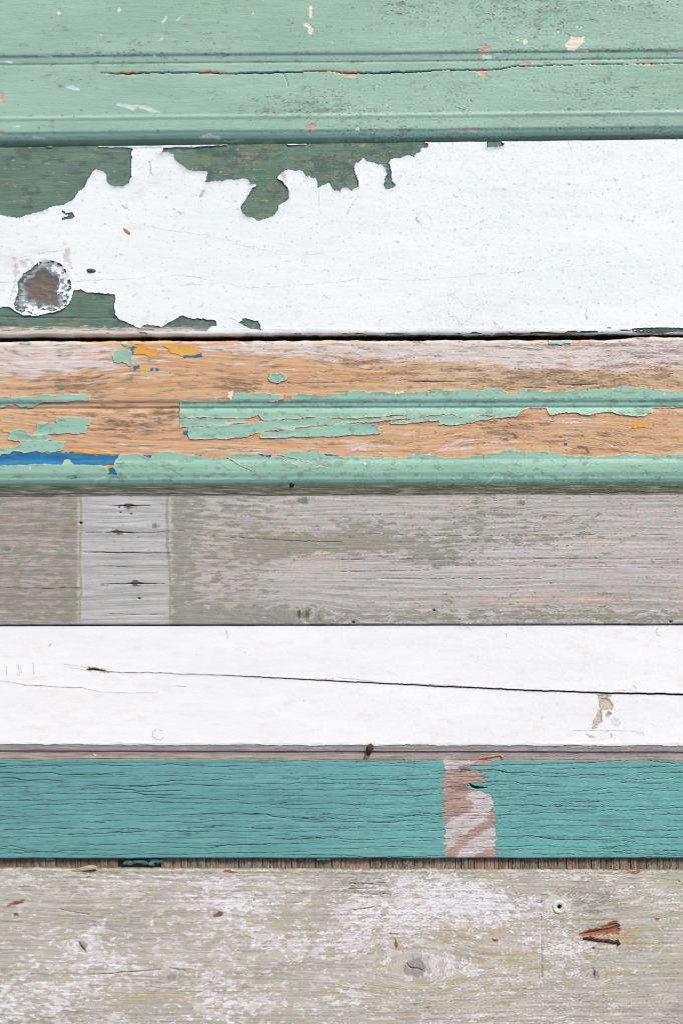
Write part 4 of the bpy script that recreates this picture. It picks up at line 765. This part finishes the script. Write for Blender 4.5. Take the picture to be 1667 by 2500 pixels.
# cross-grain core ply showing below its lower edge: one block after another
rb = random.Random(8)
core_m = [Mat('core_ply_grey', (144, 136, 122), (122, 114, 102), 5, 40, 0.9, 0.15).layer(None, (82, 76, 68), (98, 90, 80), .7, (4, 16), .15, .7, -.1).layer(None, (176, 170, 158), None, .7, (4, 9), .12, .6, -.2).fine(2.4, 12, 0.2).bump(3, 18, 1.2).done(),
    Mat('core_ply_reddish', (164, 142, 126), (140, 120, 106), 6, 40, 0.9, 0.15).layer(None, (110, 82, 66), None, .7, (4, 18), .15, .6, -.15).fine(2.4, 12, 0.18).bump(3, 18, 1.0).done(),
    Mat('core_ply_brown', (128, 112, 98), (104, 90, 78), 5, 40, 0.9, 0.15).layer(None, (150, 138, 124), None, .7, (3, 12), .15, .6, -.15).fine(2.4, 12, 0.2).bump(3, 18, 1.2).done()]
x = -460.0
while x < 2130:
    w = rb.choice((5, 8, 11, 14, 18, 24, 30)) * rb.uniform(.8, 1.2); ylo = 2126 + rb.uniform(-1, 3); z0 = -16 + rb.uniform(-3.5, 2)
    inhole = 276 < x + w / 2 < 396
    if not inhole:
        n_, m_ = 5, 6
        gx = np.linspace(x + 0.35, x + w - 0.35, n_); gy = np.linspace(2088, ylo, m_); XX, YY = np.meshgrid(gx, gy)
        ZZ = z0 + 1.5 * fbm(XX, YY, 7, 16, 2, 161) - 3.0 * (np.abs(XX - x - w / 2) / (w / 2)) ** 6
        r_ = rb.random(); mi = 0 if r_ < .72 else (1 if r_ < .86 else 2)
        if x < 280: mi = rb.choice((2, 2, 0, 0))
        solid_grid('grain_block', XX, YY, ZZ, -46, core_m[mi], b6, {})
    x += w
# torn curl of teal veneer caught in the hole of the core
S5 = Q(150, 2080, 0.1913)
mtv = Mat('torn_teal_veneer', (92, 158, 150), (66, 118, 112), 14, 6, 0.6, 0.25).layer(None, (40, 62, 60), None, .8, (18, 5), .12, .8, -.22).layer(None, (150, 186, 182), None, .8, (12, 4), .12, .6, -.26).fine(5, 3, .12).bump(10, 4, 1.5).done()
for pts in ([(785, 160), (800, 120), (870, 105), (905, 140), (960, 145), (965, 160), (905, 165), (905, 190), (840, 185), (795, 178)], [(890, 108), (965, 118), (1085, 120), (1105, 145), (1100, 182), (1060, 180), (1000, 165), (925, 150)], [(1085, 108), (1180, 100), (1290, 118), (1298, 165), (1220, 162), (1175, 150), (1120, 135)], [(1108, 142), (1175, 135), (1180, 170), (1200, 190), (1150, 198), (1105, 180)]):
    P = S5(pts); A = np.array(P); gx = np.arange(A[:, 0].min() - 2, A[:, 0].max() + 2, 0.9); gy = np.arange(A[:, 1].min() - 2, A[:, 1].max() + 2, 0.9)
    XX, YY = np.meshgrid(gx, gy); F = poly(*warp(XX, YY, 1, .8, 5, 4, 162), P, 10)
    cxm = A.mean(0)
    sheet('torn_veneer', XX, YY, -13 - 0.35 * (YY - cxm[1]) + 1.2 * fbm(XX, YY, 12, 6, 3, 163) - 0.05 * (YY - cxm[1]) ** 2, F, 30, mtv, b6)
X_, Y_ = np.meshgrid(np.arange(268, 402, 4.0), np.arange(2088, 2128, 4.0))
solid_grid('core_hollow', X_, Y_, -36 + 2 * fbm(X_, Y_, 20, 8, 3, 164), -60, core_m[2], b6, {})
for P in (T1([(205, 553), (255, 553), (250, 563), (215, 565)]), T1([(1448, 555), (1530, 556), (1510, 566), (1455, 567)])):
    A = np.array(P); XX, YY = np.meshgrid(np.arange(A[:, 0].min() - 2, A[:, 0].max() + 2, 1.2), np.arange(A[:, 1].min() - 2, A[:, 1].max() + 2, 1.0))
    sheet('paint_flake', XX, YY, -5 + 0.6 * fbm(XX, YY, 12, 6, 2, 165) - 0.2 * (YY - 2096), poly(*warp(XX, YY, 1, .6, 6, 4, 166), P, 10), 8, mtv, b6)

# ================================================================== board 7: wide worn beige board
b7 = thing('weathered_board', 'wide worn beige board with scraps of white paint and a rusty nail, lowest board', 'board', 833, 2350, ZB)
t7 = edge(2121, 2126, 0.6, 171, 50); bo7 = lambda x: np.full_like(np.asarray(x, float), 2660.0)
knots7 = [(203, 2308, 16), (424, 2384, 11), (1012, 2362, 34), (1453, 2378, 14), (12, 2367, 7)]
def grain7(X, Y):
    yg = Y + 12 * fbm(X, Y, 600, 160, 2, 172)
    for kx, ky, r in knots7:
        dx = (X - kx) / 2.2; dy = Y - ky; d = np.hypot(dx, dy); yg = yg - dy * 0.85 * np.exp(-(d / (1.7 * r)) ** 2)
    return yg
cr7 = [(H2q([(295, 545), (320, 570), (350, 572), (375, 582)]), [.3, 1.2, .9, .4]), (H1q([(358, 448), (378, 472), (398, 498)]), [.3, 1.6, .4]), (H1q([(540, 590), (640, 586), (740, 577)]), [.3, .8, .2]), (H1q([(380, 605), (560, 592)]), [.2, .5]), (H1q([(1280, 230), (1395, 228)]), [.3, .5]), (H2q([(915, 220), (918, 420), (918, 560), (922, 640)]), [.4, 1.1, .8, .3]), (H2q([(35, 205), (160, 206)]), [.3, .4]), (H2q([(30, 183), (200, 181)]), [.3, .4]), (H2q([(30, 230), (225, 230)]), [.3, .5]),
    (H2q([(50, 304), (120, 296), (180, 286)]), [.3, 1.0, .2]), (H1q([(785, 572), (850, 582)]), [.3, .6]), (H1q([(270, 300), (410, 324)]), [.2, .5]), (H2q([(1155, 572), (1158, 598), (1160, 620)]), [.6, 1.6, .5]), (H1q([(1160, 295), (1168, 250), (1172, 225)]), [.3, .6, .3]), (H2q([(1100, 415), (1180, 400), (1275, 382)]), [.6, .5, .5]), (H1q([(330, 126), (440, 124)]), [.5, 1.2])]
def c7(X, Y): return union(*[seg(*warp(X, Y, 1.2, 1.0, 12, 20, 173), p, w) for p, w in cr7])
holes7 = [(833 + 1157 * .5319, 2060 + 481 * .5319, 3.2), (833 + 1001 * .5319, 2060 + 293 * .5319, 5.5)]
gouge7 = H2q([(1092, 415), (1130, 395), (1200, 378), (1240, 355), (1262, 352), (1276, 380), (1278, 412), (1210, 420), (1120, 425)])
def rustf(X, Y): return poly(*warp(X, Y, 2.5, 1.5, 16, 5, 174), gouge7, 20)
def Hb7(X, Y):
    yg = grain7(X, Y)
    z = 1.0 + 0.55 * fbm(X * .05, yg, 30, 9, 3, 175) + 0.35 * fbm(X, yg, 120, 3.0, 3, 176)
    z = z - 4 * ss(-.8, .6, c7(X, Y)) - 9 * ss(-.8, 1, union(*[r - np.hypot(X - a, (Y - b) * .8) for a, b, r in holes7]))
    rf = rustf(X, Y); z = z - 3.6 * ss(-2, 6, rf) + 2.2 * fbm(X + 3 * Y, Y + 0.16 * X, 60, 4.5, 3, 177) * ss(-1, 3, rf)
    z = z - 3 * np.clip(1 - (Y - t7(X)) / 5, 0, 1) ** 2
    z = z - 4 * ss(0, 4, poly(X, Y, S5([(130, 248), (330, 248), (450, 210), (440, 270), (380, 300), (300, 262)]), 10))
    return z
X, Y = board_grid(2.6, 1.75, t7, bo7)
yg = grain7(X, Y)
white = -0.12 + 0.42 * fbm(X, Y, 190, 70, 4, 178) + 0.50 * G(X, Y, 1170, 2215, 120, 46) + 0.25 * G(X, Y, 1000, 2220, 110, 40) + 0.48 * G(X, Y, 1345, 2305, 75, 34) + 0.42 * G(X, Y, 1440, 2312, 70, 16) + 0.3 * G(X, Y, 880, 2250, 60, 60) + 0.3 * G(X, Y, 60, 2245, 40, 14) + 0.3 * G(X, Y, 210, 2290, 30, 26) + 0.25 * G(X, Y, 290, 2350, 60, 30) + 0.25 * G(X, Y, 580, 2220, 50, 30) + 0.3 * G(X, Y, 830, 2440, 60, 50) + 0.2 * G(X, Y, 280, 2450, 20, 60) + 0.25 * G(X, Y, 1005, 2130, 90, 30) + 0.3 * G(X, Y, 1360, 2200, 35, 20) + 0.35 * G(X, Y, 1640, 2220, 60, 40) * 0.7 \
    - 0.28 * ss(1380, 1480, X) - 0.25 * ss(1480, 1560, X) * ss(2300, 2400, Y) - 0.25 * G(X, Y, 1200, 2330, 90, 40) - 0.15 * G(X, Y, 1150, 2430, 150, 60) - 0.25 * G(X, Y, 870, 2145, 120, 20) - 0.4 * ss(2138, 2128, Y) - 0.12 * G(X, Y, 700, 2340, 90, 40)
lil = -0.20 + 0.35 * fbm(X, Y, 240, 70, 3, 179) + 0.3 * G(X, Y, 300, 2370, 250, 40) + 0.3 * G(X, Y, 880, 2400, 140, 60) + 0.3 * G(X, Y, 550, 2140, 400, 30) + 0.3 * G(X, Y, 120, 2170, 120, 30) + 0.35 * G(X, Y, 1600, 2460, 150, 60)
greyg = -0.35 + 0.22 * fbm(X, Y, 140, 40, 3, 180) + 0.5 * G(X, Y, 890, 2160, 80, 35) + 0.4 * G(X, Y, 1430, 2200, 90, 50) + 0.2 * G(X, Y, 200, 2200, 160, 60) + 0.3 * ss(2420, 2500, Y) * ss(400, 100, X) + 0.5 * ss(2140, 2128, Y)
grn = -0.5 + 0.6 * ss(1500, 1660, X) * ss(2470, 2300, Y) + 0.4 * G(X, Y, 1605, 2170, 20, 40) + 0.3 * ss(2140, 2126, Y) * ss(1300, 300, X) + 0.15 * G(X, Y, 350, 2200, 200, 60)
tanf = -0.42 + 0.45 * G(X, Y, 1250, 2330, 200, 60) + 0.3 * G(X, Y, 1150, 2420, 300, 50) + 0.3 * G(X, Y, 1530, 2290, 60, 30) + 0.25 * G(X, Y, 420, 2450, 160, 30) + 0.2 * G(X, Y, 700, 2260, 120, 40) + 0.2 * G(X, Y, 1480, 2380, 60, 20) + 0.15 * fbm(X, Y, 90, 30, 2, 181)
kd = np.full(X.shape, -9.0)
for kx, ky, r in knots7: kd = np.maximum(kd, (r * 0.62 - np.hypot((X - kx) / 1.35, Y - ky)))
rust = 1.0 * np.clip(rustf(X, Y), -6, 4) / 4
def rb7(X, Y):
    f = np.full(X.shape, -1.5)
    for (pts, w) in ((H1q([(42, 280), (70, 272), (112, 262)]), [3, 5, 3]), (H1q([(990, 332), (1008, 322), (1025, 318)]), [4, 7, 3]), (H1q([(1030, 128), (1055, 126), (1085, 128)]), [3, 5, 2]), (H2q([(245, 440), (252, 465), (250, 485)]), [2, 4, 1.5]), (H2q([(1285, 130), (1340, 132), (1380, 128)]), [1, 4, 1]), (H1q([(72, 322), (80, 326)]), [3, 3]), (H2q([(1095, 415), (1110, 420)]), [3, 4]), (H2q([(1545, 165), (1560, 182)]), [1, 2]), (H2q([(1432, 340), (1450, 346)]), [1, 3]), (H2q([(330, 730), (340, 738)]), [2, 2]), (H2q([(385, 750), (405, 751)]), [2, 2]), (H2q([(695, 442), (712, 442)]), [3, 3]), (H2q([(210, 412), (260, 412)]), [1, 2]), (H1q([(392, 152), (432, 146), (428, 158), (398, 156)]), [.8, .8, .8, .8])):
        f = np.maximum(f, seg(*warp(X, Y, 2, 1.5, 9, 5, 182), pts, w) / 3)
    return f
rust = np.maximum(rust, rb7(X, Y))
halo = 0.6 * G(X, Y, 1525, 2290, 60, 30) + 0.5 * G(X, Y, 1455, 2262, 24, 8) + 0.35 * G(X, Y, 1415, 2282, 30, 20) + .3 * G(X, Y, 968, 2285, 30, 20) + .3 * G(X, Y, 555, 2120, 40, 10) - 0.42
lighthalo = 1 - np.hypot((X - 1360) / 32, (Y - 2205) / 24) ** 2
m7 = Mat('worn_beige_board', (188, 186, 172), (176, 174, 161), 130, 16, 0.8, 0.2, flow=True) \
    .layer('tan', (196, 180, 144), (184, 170, 136), 0.5, (60, 16), 0.25, 0.8, 0.1, 4) \
    .layer('greyg', (168, 166, 154), (156, 154, 146), 0.6, (60, 6), 0.2, 0.85, 0.05, 6, 0.7) \
    .layer('grn', (186, 190, 160), (176, 182, 156), 0.4, (60, 14), 0.25, 0.7, 0.0, 5) \
    .layer('lil', (204, 200, 191), (193, 187, 178), 0.8, (70, 12), 0.10, 0.75, -0.02, 4, 0.62) \
    .layer(None, (148, 142, 126), (134, 130, 116), 0.8, (70, 3), 0.12, 0.3, -0.24, 4) \
    .layer('white', (224, 221, 222), (214, 210, 208), 0.85, (34, 13), 0.10, 0.72, -0.17, 5, 0.68) \
    .layer('white', (234, 233, 236), (228, 226, 230), 0.85, (19, 8), 0.06, 0.9, -0.36, 5, 0.68) \
    .layer('greyg', (136, 134, 124), (120, 118, 110), 0.8, (12, 5), 0.06, 0.5, -0.3, 3, 0.6) \
    .layer('lhalo', (216, 212, 204), None, 0.5, (14, 8), 0.3, 0.7) \
    .layer('knot', (150, 138, 134), (132, 124, 122), 7, (16, 6), 4, 0.75) \
    .layer('halo', (190, 150, 100), (176, 130, 84), 0.35, (20, 6), 0.25, 0.42) \
    .layer('rust', (160, 92, 58), (106, 62, 46), 0.75, (14, 5), 0.45, 0.9, -0.1, 5, 0.7, tone=(26, 4)) \
    .layer('crack', (60, 52, 50), (84, 74, 70), 0.2, (10, 6), 0.5, 0.85, 0.1) \
    .layer('speck', (96, 90, 84), (120, 110, 100), 0.4, (6, 6), 0.4, 0.7, -0.3).fine(22, 2.4, 0.065).fine(4, 3, 0.05).bump(100, 3, 0.55).bump(9, 5, 0.4).done()
solid_grid('plank', X, Y, Hb7(X, Y), ZB, m7, b7, dict(gy=yg, tan=tanf, greyg=greyg, grn=grn, lil=lil, white=white, lhalo=np.clip(lighthalo, -3, 1), knot=kd, halo=halo, rust=rust, crack=c7(X, Y), speck=specks(X, Y, 50, 0.14, .5, 1.9, 183)))
# rusty nail bent over and sunk in its gouge
mr = Mat('rusty_nail_iron', (84, 58, 44), (56, 44, 40), 16, 6, 0.85, 0.25).layer(None, (140, 84, 56), (110, 66, 46), .7, (9, 5), .15, .7, -.16).bump(5, 4, 2.6).done()
zl = float(Hb7(np.array([[1470.0]]), np.array([[2284.0]]))[0, 0])
NP = H2q([(1108, 432), (1140, 436), (1180, 440), (1220, 446), (1250, 450), (1262, 450), (1266, 450), (1274, 450)])
tube('nail', [(x, y + 1.2 * (-1) ** i_, zl + 0.6) for i_, (x, y) in enumerate(NP)], [2.6, 5.4, 4.4, 4.9, 4.3, 4.6, 8.6, 7.0], 12, mr, b7, 0.7)
# pale plug with a screw hole
mp = Mat('pale_plug_plastic', (222, 226, 216), (206, 212, 202), 14, 10, 0.55, 0.3).layer(None, (178, 182, 168), None, .6, (8, 6), .15, .6, -.15).fine(5, 4, .06).bump(6, 6, .6).done()
px_, py_ = 833 + 1001 * .5319, 2060 + 292 * .5319
lathe('screw_plug', [(16.5, -3), (16.2, 1.2), (14.5, 2.2), (11.0, 1.9), (6.8, 0.6), (5.6, -2.0), (5.0, -7.0), (0.6, -7.5)], 28, mp, b7, px_ - 1, py_ - 1, 1.2, 0.03)
mdk = Mat('dark_hole_floor', (44, 36, 36), (34, 28, 30), 6, 6, 0.9, 0.1).done()  # near-black colour for the disc at the bottom of the plug's hole
lathe('screw', [(5.0, -6.4), (4.2, -5.6), (1.0, -5.4)], 14, mdk, b7, px_ - 1, py_ - 1, 1.2, 0.05)
# raised splinter on its top edge
msp = Mat('pale_splinter_wood', (208, 198, 174), (182, 170, 146), 24, 3, 0.85, 0.15).layer(None, (150, 136, 104), None, .7, (20, 2.5), .15, .6, -.15).fine(12, 2, .1).bump(30, 2, 1).done()
P = S5([(120, 242), (200, 212), (330, 172), (390, 162), (445, 170), (462, 190), (450, 205), (330, 235), (240, 250), (150, 250)])
A = np.array(P); XX, YY = np.meshgrid(np.arange(A[:, 0].min() - 2, A[:, 0].max() + 2, 1.0), np.arange(A[:, 1].min() - 2, A[:, 1].max() + 2, .8))
lift = 0.5 + 7 * ss(175, 240, XX)
sheet('splinter', XX, YY, 1 + lift + 0.8 * fbm(XX, YY + XX * .16, 40, 2.2, 2, 190) - 0.03 * (YY - 2118) ** 2, poly(*warp(XX, YY, 1.5, .5, 9, 4, 191), P, 10), 5, msp, b7)

# ================================================================== loose bits lying on the boards
def zat(Hf, x, y): return float(np.asarray(Hf(np.array([[float(x)]]), np.array([[float(y)]])))[0, 0])
mseed = Mat('brown_seed_husk', (112, 88, 76), (84, 66, 60), 8, 3, 0.6, 0.3).bump(6, 2, .8).done()
s1 = thing('seed', 'small dark brown seed stuck on the white board right of the knot', 'seed', 222, 660, -8)
zs = zat(Zb2, 222, 660) + 1.4
tube('seed_husk', [(211, 659, zs + .4), (214, 659.3, zs + 1.2), (219, 659.8, zs + 1.7), (226, 660.2, zs + 1.7), (231, 660.6, zs + 1.2), (234, 661, zs + .4)], [1.4, 4, 5.2, 5.0, 3.6, 1.2], 12, mseed, s1, .55)
mblk = Mat('black_seed_shell', (30, 32, 34), (20, 22, 24), 6, 6, 0.45, 0.4).bump(4, 4, .5).done()
s2 = thing('seed', 'tiny black seed on the rounded green edge of the orange wood board', 'seed', 712, 1184, -16)
zq = zat(Zb3, 712, 1183) + 2.2
tube('seed_shell', [(714, 1178, zq + 2.4), (713.4, 1180, zq + 2.2), (712.4, 1183, zq + .8), (711.2, 1187, zq - 1.6), (710.5, 1189, zq - 3)], [1.6, 4.0, 5.6, 4.6, 1.6], 12, mblk, s2, .7)
mcoc = Mat('dark_dried_cocoon', (86, 66, 52), (58, 46, 40), 5, 5, 0.8, 0.2).layer(None, (140, 108, 84), None, .7, (4, 4), .15, .7, -.2).bump(3, 3, 1.6).done()
s3 = thing('dried_cocoon', 'dark brown dried cocoon clinging to the grey lower edge of the smooth white board', 'cocoon', 902, 1830, -15)
zc = zat(Hb5, 903, 1826)
tube('cocoon_body', [(906, 1817, zc + 1), (905.5, 1820, zc + 4), (904, 1826, zc + 4.6), (902, 1832, zc + 3), (900.5, 1838, zc - .5), (899, 1843, zc - 2)], [2.5, 7.2, 9, 7.6, 6.0, 3.4], 14, mcoc, s3, .8)
mtail = Mat('grey_green_husk', (132, 126, 106), (112, 106, 88), 6, 6, 0.8, 0.2).bump(4, 4, 1).done()
tube('cocoon_tail', [(901, 1840, -13.6), (897, 1846, -13.2), (892, 1852, -14), (889, 1856, -14.6)], [4.5, 6, 5, 2], 10, mtail, s3, .5)
mstr = Mat('golden_straw', (196, 150, 96), (172, 120, 74), 20, 3, 0.6, 0.3).bump(20, 2, .6).done()
s4 = thing('straw', 'bent golden straw lying along the top edge of the teal board', 'straw', 1185, 1850, -14)
straw_p = T2([(595, 106), (630, 99), (680, 92), (728, 84), (735, 88), (742, 96), (750, 106)])
strz = [-1.0, -7, -11, -12.5, -12.5, -11, -.8]
tube('straw_stem', [(x, y, z) for (x, y), z in zip(straw_p, strz)], [1.0, 2.2, 2.4, 2.4, 2.0, 1.7, .9], 8, mstr, s4, .7)
mch = Mat('white_paint_chip', (236, 234, 224), (224, 220, 206), 10, 6, 0.5, 0.3).bump(6, 5, .8).done()
s5 = thing('paint_chip', 'small white paint chip lying on the grey strip above the teal board', 'paint chip', 230, 1844, -15)
P = T1([(422, 78), (432, 77), (444, 84), (440, 90), (428, 86)]); A = np.array(P)
XX, YY = np.meshgrid(np.arange(A[:, 0].min() - 2, A[:, 0].max() + 2, .8), np.arange(A[:, 1].min() - 2, A[:, 1].max() + 2, .8))
sheet('chip_flake', XX, YY, -13.2 + .5 * fbm(XX, YY, 6, 5, 2, 195), poly(XX, YY, P, 8), 2.2, mch, s5)
